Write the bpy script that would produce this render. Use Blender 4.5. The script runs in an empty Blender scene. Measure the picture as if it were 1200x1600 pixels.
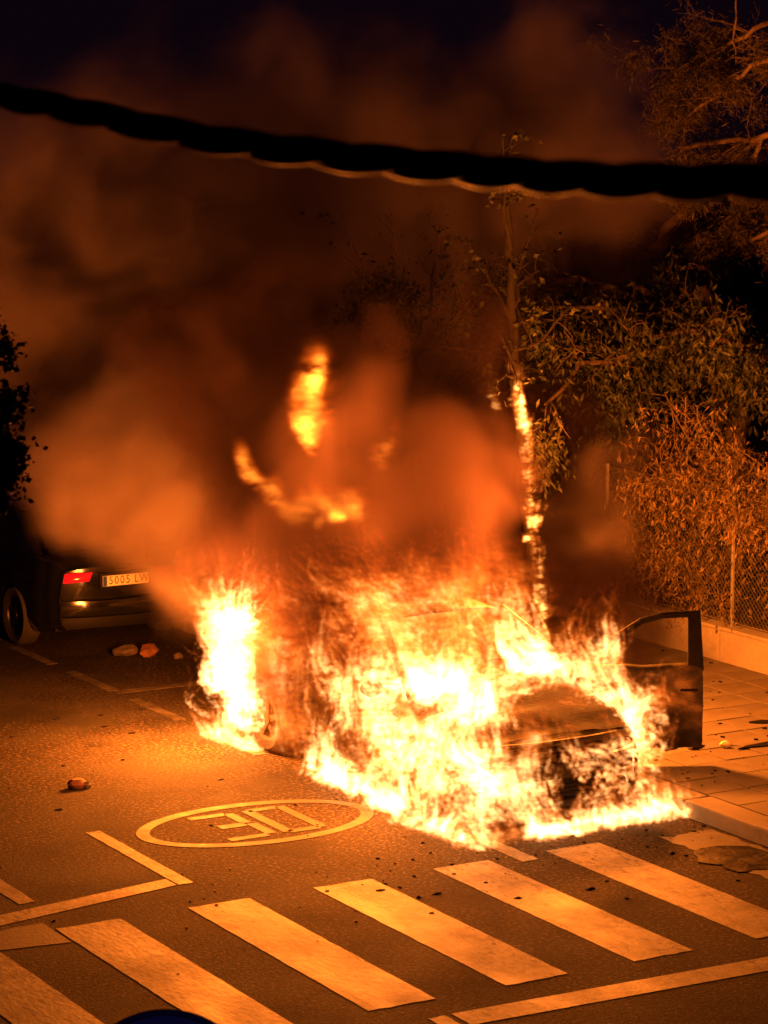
import bpy, bmesh, math, random
import numpy as np
from mathutils import Vector, Matrix, noise as mnoise
random.seed(7)
RNG = np.random.default_rng(11)
sc = bpy.context.scene
COL = sc.collection
PI = math.pi
R_ = math.radians

# ------------------------------------------------------------------ camera
cam = bpy.data.cameras.new('camera')
cam.sensor_fit = 'HORIZONTAL'; cam.sensor_width = 36.0; cam.lens = 4209.4 / 1200 * 36
cam.clip_start = 0.1; cam.clip_end = 600
cam.dof.use_dof = True; cam.dof.focus_distance = 21.5; cam.dof.aperture_fstop = 9.0
CAM = bpy.data.objects.new('camera', cam); COL.objects.link(CAM)
PITCH, YAW, CH = .143, .523, 5.439
CF = Vector((math.sin(YAW)*math.cos(PITCH), math.cos(YAW)*math.cos(PITCH), -math.sin(PITCH)))
CR = Vector((math.cos(YAW), -math.sin(YAW), 0)); CU = CR.cross(CF)
m = Matrix((CR, CU, -CF)).transposed().to_4x4(); m.translation = (0, 0, CH)
CAM.matrix_world = m
sc.camera = CAM

# ------------------------------------------------------------------ night sky, exposure
world = bpy.data.worlds.new('World'); sc.world = world; world.use_nodes = True
wn = world.node_tree; wn.nodes.clear()
wo = wn.nodes.new('ShaderNodeOutputWorld'); wb = wn.nodes.new('ShaderNodeBackground')
# night: the sky is only the faint violet glow of the town
wb.inputs['Color'].default_value = (.95, .3, .85, 1); wb.inputs['Strength'].default_value = 0.0035
wn.links.new(wb.outputs[0], wo.inputs[0])
vs = sc.view_settings
vs.view_transform = 'Standard'; vs.look = 'None'; vs.exposure = 0.0; vs.gamma = 1.0; vs.use_curve_mapping = False
cy = sc.cycles
cy.use_denoising = True; cy.use_adaptive_sampling = True; cy.adaptive_threshold = .03; cy.adaptive_min_samples = 24
cy.max_bounces = 6; cy.diffuse_bounces = 2; cy.glossy_bounces = 3; cy.transmission_bounces = 4
cy.volume_bounces = 1; cy.transparent_max_bounces = 12
cy.sample_clamp_indirect = 2.0; cy.caustics_reflective = False; cy.caustics_refractive = False
cy.volume_step_rate = 1.0; cy.volume_max_steps = 512

# added soft lamps in or near the flames stand in for the fire's own light (position, radius, watts)
FIRE_COL = (1.0, .195, .014)
FIRE_LIGHTS = [
    ((11.45, 16.70, .35), .25, 25), ((10.2, 18.0, .6), .30, 420), ((10.3, 18.3, 1.7), .30, 220),
    ((12.95, 19.5, 2.0), .2, 2200), ((12.55, 17.1, 1.0), .15, 80), ((10.15, 20.9, .9), .25, 1950),  # first lamp here stands clear of the flames, added to brighten wall and trees
    ((11.2, 19.6, 2.0), .35, 260), ((10.85, 19.7, 3.0), .3, 1000), ((14.45, 22.3, 2.6), .1, 60),
]
for p, r, w in FIRE_LIGHTS:
    L = bpy.data.lights.new('fire_light', 'POINT'); L.color = FIRE_COL; L.energy = w; L.shadow_soft_size = r
    o = bpy.data.objects.new('fire_light', L); o.location = p; COL.objects.link(o)

# ------------------------------------------------------------------ helpers
def setp(o, label=None, cat=None, group=None, kind=None):
    if label: o['label'] = label
    if cat: o['category'] = cat
    if group: o['group'] = group
    if kind: o['kind'] = kind
    return o
def thing(name, label, cat, loc=(0, 0, 0), rz=0, group=None):
    o = bpy.data.objects.new(name, None); COL.objects.link(o)
    o.location = loc; o.rotation_euler = (0, 0, rz); o.empty_display_size = .1
    return setp(o, label, cat, group)
def link(name, me, mat, parent=None, kind=None, smooth=False):
    if mat is not None:
        for mm in (mat if isinstance(mat, (list, tuple)) else [mat]): me.materials.append(mm)
    if smooth: me.shade_smooth()
    o = bpy.data.objects.new(name, me); COL.objects.link(o)
    if parent is not None: o.parent = parent
    if kind: o['kind'] = kind
    return o
class MB:
    def __init__(s): s.v = []; s.f = []
    def add(s, v, f):
        b = len(s.v); s.v += [tuple(p) for p in v]; s.f += [tuple(i+b for i in q) for q in f]; return s
    def box(s, lo, hi, M=None, bev=0.0):
        if bev > 0:
            bm = bmesh.new(); bmesh.ops.create_cube(bm, size=1)
            for v in bm.verts: v.co = Vector([lo[i]+(v.co[i]+.5)*(hi[i]-lo[i]) for i in range(3)])
            bmesh.ops.bevel(bm, geom=bm.edges[:], offset=bev, segments=2, affect='EDGES', profile=.6)
            bm.verts.index_update()
            vs_ = [v.co.copy() for v in bm.verts]; fs = [[v.index for v in f.verts] for f in bm.faces]; bm.free()
        else:
            vs_ = [Vector((x, y, z)) for z in (lo[2], hi[2]) for y in (lo[1], hi[1]) for x in (lo[0], hi[0])]
            fs = [(0, 2, 3, 1), (4, 5, 7, 6), (0, 1, 5, 4), (2, 6, 7, 3), (0, 4, 6, 2), (1, 3, 7, 5)]
        if M is not None: vs_ = [M @ p for p in vs_]
        return s.add(vs_, fs)
    def tube(s, pts, r, n=6, cap=True):
        pts = [Vector(p) for p in pts]; N = len(pts)
        rr = r if hasattr(r, '__len__') else [r]*N
        up = None; rings = []; b = len(s.v)
        for i, p in enumerate(pts):
            d = (pts[min(i+1, N-1)] - pts[max(i-1, 0)])
            d = d.normalized() if d.length > 1e-9 else Vector((0, 0, 1))
            if up is None: up = d.orthogonal().normalized()
            else:
                up = up - d*up.dot(d)
                up = up.normalized() if up.length > 1e-6 else d.orthogonal().normalized()
            w = d.cross(up)
            for k in range(n):
                a = 2*PI*k/n
                s.v.append(tuple(p + (up*math.cos(a) + w*math.sin(a))*rr[i]))
        for i in range(N-1):
            for k in range(n):
                k2 = (k+1) % n
                s.f.append((b+i*n+k, b+i*n+k2, b+(i+1)*n+k2, b+(i+1)*n+k))
        if cap and n > 2:
            s.f.append(tuple(b+k for k in reversed(range(n)))); s.f.append(tuple(b+(N-1)*n+k for k in range(n)))
        return s
    def cyl(s, p0, p1, r, n=16): return s.tube([p0, p1], r, n)
    def prism(s, poly, z0, z1):
        n = len(poly); v = [(x, y, z0) for x, y in poly] + [(x, y, z1) for x, y in poly]
        f = [tuple(reversed(range(n))), tuple(range(n, 2*n))] + [(i, (i+1) % n, n+(i+1) % n, n+i) for i in range(n)]
        return s.add(v, f)
    def lathe(s, prof, M, n=28):
        b = len(s.v); N = len(prof)
        for (r, h) in prof:
            for k in range(n):
                a = 2*PI*k/n; s.v.append(tuple(M @ Vector((r*math.cos(a), r*math.sin(a), h))))
        for i in range(N-1):
            for k in range(n):
                k2 = (k+1) % n; s.f.append((b+i*n+k, b+i*n+k2, b+(i+1)*n+k2, b+(i+1)*n+k))
        return s
    def mesh(s, name):
        me = bpy.data.meshes.new(name); me.from_pydata(s.v, [], s.f); me.update(); return me
    def obj(s, name, mat, parent=None, kind=None, smooth=False):
        return link(name, s.mesh(name), mat, parent, kind, smooth)
def smooth_by_angle(o, deg=35):
    o.data.shade_smooth(); o.data.set_sharp_from_angle(angle=R_(deg)); return o
def blob(mb, c, r, seed=0, amp=.3, sub=2):
    bm = bmesh.new(); bmesh.ops.create_icosphere(bm, subdivisions=sub, radius=1)
    for v in bm.verts:
        k = 1 + amp*mnoise.noise(v.co*1.7 + Vector((seed*3.1, seed, 0)))
        v.co = Vector((v.co.x*r[0]*k, v.co.y*r[1]*k, v.co.z*r[2]*k)) + Vector(c)
    bm.verts.index_update()
    mb.add([v.co for v in bm.verts], [[v.index for v in f.verts] for f in bm.faces]); bm.free(); return mb

# ------------------------------------------------------------------ materials
def mat(name, col, rough=.7, metal=0.0, spec=.5):
    M = bpy.data.materials.new(name); M.use_nodes = True
    b = M.node_tree.nodes['Principled BSDF']
    b.inputs['Base Color'].default_value = (*col, 1); b.inputs['Roughness'].default_value = rough
    b.inputs['Metallic'].default_value = metal; b.inputs['Specular IOR Level'].default_value = spec
    return M
def noisy(name, stops, scale=8, detail=6, rough=(.7, .9), bump=0.0, bscale=60, stretch=(1, 1, 1), metal=0.0, spec=.5, dist=0.0, extra=None, coord='Object'):
    """colour ramp on fractal noise, roughness following it, bump from a finer noise"""
    M = bpy.data.materials.new(name); M.use_nodes = True; nt = M.node_tree; N = nt.nodes; l = nt.links
    b = N['Principled BSDF']; tc = N.new('ShaderNodeTexCoord'); mp = N.new('ShaderNodeMapping'); mp.inputs['Scale'].default_value = stretch
    l.new(tc.outputs[coord], mp.inputs[0])
    n1 = N.new('ShaderNodeTexNoise'); n1.inputs['Scale'].default_value = scale; n1.inputs['Detail'].default_value = detail
    n1.inputs['Roughness'].default_value = .62; n1.inputs['Distortion'].default_value = dist
    l.new(mp.outputs[0], n1.inputs['Vector'])
    cr = N.new('ShaderNodeValToRGB'); e = cr.color_ramp.elements
    while len(e) < len(stops): e.new(.5)
    for k, (p, c) in enumerate(stops): e[k].position = p; e[k].color = (*c, 1)
    l.new(n1.outputs['Fac'], cr.inputs[0])
    mr = N.new('ShaderNodeMapRange'); mr.inputs['From Min'].default_value = .3; mr.inputs['From Max'].default_value = .7
    mr.inputs['To Min'].default_value = rough[0]; mr.inputs['To Max'].default_value = rough[1]
    l.new(n1.outputs['Fac'], mr.inputs['Value']); l.new(mr.outputs[0], b.inputs['Roughness'])
    b.inputs['Metallic'].default_value = metal; b.inputs['Specular IOR Level'].default_value = spec
    out = cr.outputs[0]
    if extra: out = extra(nt, mp, out)
    l.new(out, b.inputs['Base Color'])
    if bump > 0:
        n2 = N.new('ShaderNodeTexNoise'); n2.inputs['Scale'].default_value = bscale; n2.inputs['Detail'].default_value = 5
        l.new(mp.outputs[0], n2.inputs['Vector'])
        bp = N.new('ShaderNodeBump'); bp.inputs['Strength'].default_value = 1.0; bp.inputs['Distance'].default_value = bump
        l.new(n2.outputs['Fac'], bp.inputs['Height']); l.new(bp.outputs[0], b.inputs['Normal'])
    return M
def speckle(scale, lo, hi, col, amount):
    def fn(nt, mp, out):
        N = nt.nodes; l = nt.links
        v = N.new('ShaderNodeTexNoise'); v.inputs['Scale'].default_value = scale; v.inputs['Detail'].default_value = 4; v.inputs['Roughness'].default_value = .7
        l.new(mp.outputs[0], v.inputs['Vector'])
        r = N.new('ShaderNodeMapRange'); r.inputs['From Min'].default_value = lo; r.inputs['From Max'].default_value = hi; r.inputs['To Max'].default_value = amount
        l.new(v.outputs['Fac'], r.inputs['Value'])
        mx = N.new('ShaderNodeMix'); mx.data_type = 'RGBA'; l.new(r.outputs[0], mx.inputs[0]); l.new(out, mx.inputs[6]); mx.inputs[7].default_value = (*col, 1)
        return mx.outputs[2]
    return fn
def two(f1, f2): return lambda nt, mp, out: f2(nt, mp, f1(nt, mp, out))
def cracks(scale, width, col, amount, lo=.5, hi=.6):
    def fn(nt, mp, out):
        N = nt.nodes; l = nt.links
        w = N.new('ShaderNodeTexNoise'); w.inputs['Scale'].default_value = 3.2; w.inputs['Detail'].default_value = 6; l.new(mp.outputs[0], w.inputs['Vector'])
        ad = N.new('ShaderNodeVectorMath'); ad.operation = 'MULTIPLY_ADD'; l.new(w.outputs['Color'], ad.inputs[0]); ad.inputs[1].default_value = (.5, .5, .5); l.new(mp.outputs[0], ad.inputs[2])
        v = N.new('ShaderNodeTexVoronoi'); v.feature = 'DISTANCE_TO_EDGE'; v.inputs['Scale'].default_value = scale; l.new(ad.outputs[0], v.inputs['Vector'])
        r = N.new('ShaderNodeMapRange'); r.inputs['From Min'].default_value = 0; r.inputs['From Max'].default_value = width; r.inputs['To Min'].default_value = amount; r.inputs['To Max'].default_value = 0
        l.new(v.outputs['Distance'], r.inputs['Value'])
        g = N.new('ShaderNodeTexNoise'); g.inputs['Scale'].default_value = .9; g.inputs['Detail'].default_value = 3; l.new(mp.outputs[0], g.inputs['Vector'])
        gr = N.new('ShaderNodeMapRange'); gr.inputs['From Min'].default_value = lo; gr.inputs['From Max'].default_value = hi; l.new(g.outputs['Fac'], gr.inputs['Value'])
        mu = N.new('ShaderNodeMath'); mu.operation = 'MULTIPLY'; l.new(r.outputs[0], mu.inputs[0]); l.new(gr.outputs[0], mu.inputs[1])
        mx = N.new('ShaderNodeMix'); mx.data_type = 'RGBA'; l.new(mu.outputs[0], mx.inputs[0]); l.new(out, mx.inputs[6]); mx.inputs[7].default_value = (*col, 1)
        return mx.outputs[2]
    return fn
def ripples(nt, mp, out):
    N = nt.nodes; l = nt.links
    m2 = N.new('ShaderNodeMapping'); m2.inputs['Scale'].default_value = (1.1, 5.5, 1); m2.inputs['Rotation'].default_value = (0, 0, .35); l.new(mp.outputs[0], m2.inputs[0])
    v = N.new('ShaderNodeTexNoise'); v.inputs['Scale'].default_value = 2.4; v.inputs['Detail'].default_value = 7; v.inputs['Roughness'].default_value = .6; v.inputs['Distortion'].default_value = .5
    l.new(m2.outputs[0], v.inputs['Vector'])
    r = N.new('ShaderNodeMapRange'); r.inputs['From Min'].default_value = .44; r.inputs['From Max'].default_value = .60; r.inputs['To Max'].default_value = .85; l.new(v.outputs['Fac'], r.inputs['Value'])
    mx = N.new('ShaderNodeMix'); mx.data_type = 'RGBA'; l.new(r.outputs[0], mx.inputs[0]); l.new(out, mx.inputs[6]); mx.inputs[7].default_value = (.13, .117, .1, 1)
    return mx.outputs[2]
M_asph = noisy('asphalt', [(.3, (.0095, .0078, .006)), (.55, (.021, .0172, .013)), (.75, (.04, .033, .026))], .8, 9, (.85, 1.0), .009, 48, spec=.12,
               extra=two(two(cracks(.55, .012, (.004, .004, .004), .8, .45, .55), speckle(30, .52, .62, (.12, .1, .08), .8)), two(speckle(.55, .5, .62, (.012, .0115, .011), .75), speckle(.23, .5, .6, (.045, .043, .04), .5))))
M_paint = noisy('road_paint', [(.3, (.13, .122, .108)), (.5, (.215, .205, .185)), (.7, (.30, .285, .26))], 2.2, 8, (.55, .8), .004, 30, stretch=(1, .45, 1),
                extra=two(two(ripples, cracks(1.1, .012, (.03, .026, .022), .9, .48, .56)), two(two(speckle(6, .47, .66, (.06, .05, .04), .7), speckle(13, .565, .60, (.03, .025, .02), .85)), speckle(60, .55, .62, (.05, .045, .038), .8))))
M_wornpaint = noisy('worn_road_paint', [(.4, (.018, .016, .013)), (.55, (.05, .045, .039)), (.7, (.12, .11, .1))], 5, 9, (.6, .85), .004, 40,
                    extra=speckle(60, .52, .6, (.06, .056, .05), .85))
M_tile = noisy('pavement_tile', [(.3, (.15, .14, .125)), (.6, (.24, .225, .2)), (.8, (.31, .29, .26))], 2.6, 8, (.7, .9), .003, 90,
               extra=two(speckle(60, .58, .68, (.09, .085, .08), .7), speckle(1.3, .52, .7, (.1, .095, .085), .7)), coord='Generated')
M_tile2 = noisy('pavement_tile_world', [(.3, (.075, .067, .057)), (.55, (.125, .113, .097)), (.8, (.18, .165, .145))], 1.6, 9, (.7, .9), .004, 90,
               extra=two(speckle(60, .58, .68, (.09, .085, .08), .7), speckle(.9, .52, .7, (.1, .095, .085), .7)))
M_kerb = noisy('kerb_concrete', [(.3, (.10, .092, .08)), (.55, (.17, .155, .135)), (.8, (.24, .22, .19))], 3, 8, (.7, .9), .004, 60, extra=speckle(45, .58, .7, (.12, .11, .1), .7))
M_wall = noisy('wall_concrete', [(.3, (.24, .22, .2)), (.55, (.33, .31, .28)), (.8, (.4, .38, .34))], 1.6, 9, (.8, .95), .006, 40,
               extra=two(speckle(22, .56, .72, (.16, .15, .13), .6), speckle(2.5, .55, .75, (.17, .15, .12), .55)))
M_earth = noisy('earth', [(.3, (.03, .024, .017)), (.7, (.09, .07, .045))], 2, 8, (.9, 1), .02, 14)
M_char = noisy('charred_metal', [(.32, (.005, .004, .004)), (.5, (.014, .011, .009)), (.62, (.035, .024, .016)), (.78, (.08, .06, .05))], 4.5, 9, (.55, .9), .003, 60, dist=.6, spec=.2)
M_hood = noisy('scorched_bonnet', [(.34, (.003, .003, .003)), (.5, (.009, .0075, .006)), (.6, (.04, .024, .014)), (.68, (.10, .085, .075))], 4.2, 10, (.75, .95), .004, 45, spec=.08)
M_black = noisy('burnt_plastic', [(.3, (.003, .003, .003)), (.7, (.010, .009, .008))], 6, 6, (.6, .9), .003, 50, spec=.1)
M_door = noisy('burnt_door_paint', [(.34, (.004, .0035, .003)), (.48, (.014, .011, .008)), (.58, (.05, .034, .02)), (.7, (.16, .11, .06))], 3.4, 8, (.5, .85), .002, 60, dist=.4, spec=.2)
M_rubber = noisy('rubber', [(.3, (.012, .012, .012)), (.7, (.028, .027, .026))], 12, 5, (.75, .9), .002, 60)
M_rim = mat('rim_alloy', (.35, .35, .36), .35, .9)
M_rimdark = mat('dark_rim', (.05, .05, .05), .4, .7)
M_bpaint = mat('black_car_paint', (.006, .007, .008), .12, 0.0, .6)
M_bpaint.node_tree.nodes['Principled BSDF'].inputs['Coat Weight'].default_value = .6
M_glass = mat('dark_glass', (.01, .012, .014), .06, 0, .6)
M_trim = mat('black_trim', (.005, .005, .005), .6, 0, .15)
M_chrome = mat('chrome', (.75, .75, .75), .12, 1.0)
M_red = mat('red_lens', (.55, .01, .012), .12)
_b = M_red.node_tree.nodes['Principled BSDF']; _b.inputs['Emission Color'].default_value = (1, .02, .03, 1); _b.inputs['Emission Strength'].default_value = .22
M_plate = mat('plate_white', (.78, .77, .74), .4)
M_ink = mat('plate_ink', (.02, .02, .025), .5)
M_euro = mat('plate_blue', (.02, .05, .3), .5)
M_bark = noisy('bark', [(.3, (.05, .038, .028)), (.55, (.13, .095, .07)), (.75, (.24, .18, .14))], 5, 9, (.85, 1), .02, 22, stretch=(1, 1, .25))
M_barkpale = noisy('pale_bark', [(.3, (.2, .14, .1)), (.6, (.38, .29, .22)), (.8, (.48, .38, .3))], 6, 9, (.85, 1), .015, 25, stretch=(1, 1, .35))
M_charbark = noisy('charred_bark', [(.3, (.012, .01, .008)), (.7, (.035, .028, .024))], 8, 8, (.85, 1), .02, 30, stretch=(1, 1, .3))
def leafmat(name, c0, c1, c2=None):
    M = noisy(name, [(.3, c0), (.55, c1), (.75, c2 or c1)], 1.7, 6, (.5, .75)); return M
M_leaf = leafmat('dark_green_leaf', (.02, .028, .012), (.045, .055, .022), (.09, .08, .035))
M_dryleaf = leafmat('dry_leaf', (.07, .05, .025), (.16, .115, .055), (.3, .21, .1))
M_needle = leafmat('pine_needles', (.05, .045, .017), (.11, .09, .036), (.19, .145, .06))
M_galv = noisy('galvanised_steel', [(.3, (.16, .155, .145)), (.7, (.3, .29, .27))], 10, 6, (.5, .75), 0, metal=.5)
M_wire = mat('fence_wire', (.16, .15, .13), .6, .5)
M_cable = noisy('cable_sheath', [(.3, (.008, .008, .009)), (.7, (.006, .006, .0065))], 30, 4, (.4, .5), spec=.02)
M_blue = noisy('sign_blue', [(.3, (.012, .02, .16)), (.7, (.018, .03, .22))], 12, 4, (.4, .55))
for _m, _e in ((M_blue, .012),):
    _b = _m.node_tree.nodes['Principled BSDF']; _b.inputs['Emission Color'].default_value = (.12, .1, 1, 1); _b.inputs['Emission Strength'].default_value = _e     # faint blue glow added to the unlit sign face so it shows
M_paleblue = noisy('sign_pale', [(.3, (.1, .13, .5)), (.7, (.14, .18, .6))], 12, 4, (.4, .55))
_b = M_paleblue.node_tree.nodes['Principled BSDF']; _b.inputs['Emission Color'].default_value = (.12, .12, 1, 1); _b.inputs['Emission Strength'].default_value = .05  # blue glow added to the unlit symbol too
M_brick = noisy('brick_red', [(.3, (.08, .03, .018)), (.7, (.2, .085, .05))], 9, 6, (.8, .95), .004, 40)
M_rubble = noisy('rubble', [(.3, (.04, .033, .027)), (.7, (.12, .1, .08))], 9, 6, (.8, .95), .004, 40)
M_soot = noisy('wet_soot', [(.3, (.003, .003, .003)), (.7, (.009, .008, .007))], 6, 6, (.25, .6), .006, 20, spec=.15)
M_bottle = mat('clear_plastic', (.5, .55, .6), .15, 0, .7)
M_bglass = mat('green_glass', (.02, .08, .03), .08, 0, .7)
M_render = noisy('house_render', [(.3, (.16, .09, .06)), (.7, (.26, .15, .1))], 1.5, 8, (.85, .95), .004, 40)
M_roofdark = mat('dark_roof', (.04, .025, .02), .8)

# ------------------------------------------------------------------ ground, road, pavement
def sheet(name, x0, x1, y0, y1, z, mat_, nx=1, ny=1, **k):
    mb = MB(); v = []; f = []
    for j in range(ny+1):
        for i in range(nx+1): v.append((x0+(x1-x0)*i/nx, y0+(y1-y0)*j/ny, z))
    for j in range(ny):
        for i in range(nx):
            a = j*(nx+1)+i; f.append((a, a+1, a+nx+2, a+nx+1))
    mb.add(v, f); return mb.obj(name, mat_, **k)
sheet('ground', -250, 250, -250, 250, -.06, M_earth, kind='structure')
sheet('road', -14, 12.475, -60, 140, 0, M_asph, kind='structure')
KX0, KX1, PX1 = 12.47, 12.74, 16.1
pave = MB().box((KX1, -20, -.05), (PX1+.3, 60, .105)).obj('pavement', M_tile2, kind='structure')
# paving slabs round the car, each a piece of its own (the bed of the pavement carries on beyond)
TS = .42
tm = {}
for k in range(5):
    mb = MB(); mb.box((-TS/2+.006, -TS/2+.006, 0), (TS/2-.006, TS/2-.006, .027), bev=.006); me = mb.mesh('paving_slab'); me.materials.append(M_tile2); tm[k] = me
ix = 0
x = KX1 + TS/2
while x < PX1 - TS/2 + .2:
    y = 14.2 + (TS/2 if 0 else 0)
    while y < 25.4:
        o = bpy.data.objects.new('paving_slab', tm[random.randrange(5)]); COL.objects.link(o); o.parent = pave
        o.location = (x, y, .1052 + random.uniform(-.0025, .0025)); o.rotation_euler = (random.gauss(0, .006), random.gauss(0, .006), random.gauss(0, .006))
        y += TS
    x += TS
kerb = thing('kerb', None, None, (0, 0, 0)); kerb['kind'] = 'structure'
ks = MB().box((KX0+.003, -.493, -.1), (KX1-.003, .493, .128), bev=.018).mesh('kerb_stone'); ks.materials.append(M_kerb)
for k in range(40):
    o = bpy.data.objects.new('kerb_stone', ks); COL.objects.link(o); o.parent = kerb
    o.location = (random.gauss(0, .003), 5.4 + k, random.gauss(0, .003)); o.rotation_euler = (0, 0, random.gauss(0, .003))

MB().box((-9, -40, -.05), (4.2, 90, .12)).obj('footpath', M_tile2, kind='structure')
# ------------------------------------------------------------------ painted markings: thin slabs just proud of the road
def poly_mark(name, pts, mat_, parent=None, z=.004, sub=0, kind='structure'):
    mb = MB(); mb.prism(pts, -.02, z); o = mb.obj(name, mat_, parent)
    if parent is None: o['kind'] = kind
    return o
zebra = thing('zebra_crossing', None, None); zebra['kind'] = 'structure'
def ragged(x0, x1, y0, y1, n=26, a=.004):
    p = []
    for k in range(n): p.append((x0 + random.gauss(0, a*.5), y0+(y1-y0)*k/n))
    for k in range(6): p.append((x0+(x1-x0)*k/6, y1 + random.gauss(0, a)))
    for k in range(n): p.append((x1 + random.gauss(0, a*.5), y1-(y1-y0)*k/n))
    for k in range(6): p.append((x1-(x1-x0)*k/6, y0 + random.gauss(0, a)))
    return p[::-1]
for k in range(-1, 6):
    x0 = 7.945 + (k-2)*1.0
    poly_mark('stripe', ragged(x0, x0+.482, 13.97, 16.53), M_paint, zebra)
poly_mark('stripe', ragged(11.92, 12.42, 13.97, 16.4, a=.03), M_wornpaint, zebra)
lines = thing('road_marking', None, None); lines['kind'] = 'structure'
def lm(pts, mt=M_paint): return poly_mark('line', pts, mt, lines)
def quad(x0, x1, y0, y1): return ragged(x0, x1, y0, y1, 14, .005)
lm([(8.36, 13.43), (12.3, 13.33), (12.3, 13.57), (8.36, 13.67)])
lm(quad(8.19, 8.31, 13.2, 13.66))
lm(quad(8.14, 8.26, 17.09, 18.75))
lm([(-3.0, 16.6-.3), (6.6, 16.78), (8.125, 17.09), (8.125, 17.27), (6.6, 17.0), (-3.0, 16.8-.3)])
lm(quad(6.95, 7.08, 17.2, 19.2))
lm([(6.0, 16.33), (6.92, 16.2), (6.92, 16.70), (6.72, 16.70), (6.0, 16.55)], M_wornpaint)
lm(quad(10.63, 10.77, 16.36, 17.6))
for y in (20.4, 22.0, 23.5, 25.0, 26.5): lm(quad(10.46, 10.58, y, y+1.05), M_wornpaint)
lm(quad(10.5, 11.9, 23.35, 23.47), M_wornpaint)
# speed roundel: ring and the figures 30, painted for drivers going away from us
speed = thing('speed_roundel', None, None, (9.43, 18.36, 0)); speed['kind'] = 'structure'
def ring(cx, cy, ax, ay, w, n=72):
    v = []; f = []
    for k in range(n):
        a = 2*PI*k/n
        v += [(cx+ax*math.cos(a), cy+ay*math.sin(a), .004), (cx+(ax-w)*math.cos(a), cy+(ay-w)*math.sin(a), .004)]
        v += [(cx+ax*math.cos(a), cy+ay*math.sin(a), -.02), (cx+(ax-w)*math.cos(a), cy+(ay-w)*math.sin(a), -.02)]
    for k in range(n):
        a, b = 4*k, 4*((k+1) % n); f += [(a, b, b+1, a+1), (a+2, b+2, b, a), (a+1, b+1, b+3, a+3)]
    return MB().add(v, f)
ring(0, 0, 1.0, .62, .105).obj('ring', M_wornpaint, speed)
def figure(name, boxes):
    mb = MB()
    for (x0, x1, y0, y1) in boxes: mb.box((x0, y0, -.02), (x1, y1, .004))
    mb.obj(name, M_wornpaint, speed)
S = .085
figure('figure_three', [(-.42, -.10, .40-S, .40), (-.10-S*.2, -.08+S*.6, .04, .40-S*.5), (-.32, -.10, -S/2, S/2+.02), (-.09, -.05+S*.6, -.34, -.0), (-.42, -.09, -.40, -.40+S)])
figure('figure_zero', [(.06+S*.5, .40-S*.4, .40-S, .40), (.05, .05+S*1.05, -.36, .37), (.40-S*.6, .40+S*.4, -.36, .37), (.06+S*.5, .40-S*.4, -.40, -.40+S)])

# ------------------------------------------------------------------ retaining wall, bank, fence
wall = thing('retaining_wall', 'low concrete retaining wall under the wire fence', 'wall', (PX1, 21, .1))
def wall_panel(y0, y1, h, mt): return MB().box((.0, y0-21+.004, 0), (.2, y1-21-.004, h), bev=.008).obj('panel', mt, wall)
ys = [8.0, 10.2, 12.4, 14.6, 16.8, 19.0, 21.22, 23.4, 25.6, 27.8, 30.0, 32.2, 34.4]
for a, b in zip(ys, ys[1:]): wall_panel(a, b, .35 + random.uniform(-.006, .006), M_wall)
MB().box((-.02, -13, .352), (.22, 13.4, .385), bev=.006).obj('coping', M_wall, wall)
bank = MB()
nx, ny = 24, 40; v = []; f = []
for j in range(ny+1):
    for i in range(nx+1):
        X = 16.29 + 30*(i/nx)**1.6; Y = 4 + 46*j/ny
        v.append((X, Y, .40 + .9*(i/nx)**1.5 + .05*mnoise.noise((X*.9, Y*.9, 0))))
for j in range(ny):
    for i in range(nx):
        a = j*(nx+1)+i; f.append((a, a+1, a+nx+2, a+nx+1))
bank.add(v, f).obj('bank', M_earth, kind='structure')
fence = thing('wire_fence', 'chain link fence with thin steel posts on the low wall', 'fence', (16.2, 21, .485))
FH = 1.36
for y in (12.35, 14.55, 16.75, 18.95, 21.15, 23.35, 25.55, 27.75, 29.95):
    MB().tube([(0, y-21, -.12), (0, y-21, FH+.04)], .024, 8).obj('post', M_galv, fence)
for z in (.04, FH): MB().tube([(0, -9, z), (0, 9.2, z)], .004, 5).obj('tension_wire', M_galv, fence)
MB().tube([(-.01, -9, FH*.62), (-.01, 9.2, FH*.62)], .003, 5).obj('tension_wire', M_galv, fence)
mesh_mb = MB(); S_ = .062; H0, H1 = .04, FH
for sgn in (1, -1):
    y = -9.0 - (FH if sgn > 0 else 0)
    while y < 9.2 + (FH if sgn < 0 else 0):
        y0, y1 = y, y + sgn*(H1-H0)
        mesh_mb.tube([(.004*sgn, y0, H0), (.004*sgn, y1, H1)], .0021, 3, cap=False)
        y += S_
o = mesh_mb.obj('chain_link', M_wire, fence); o['kind'] = 'stuff'

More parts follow.
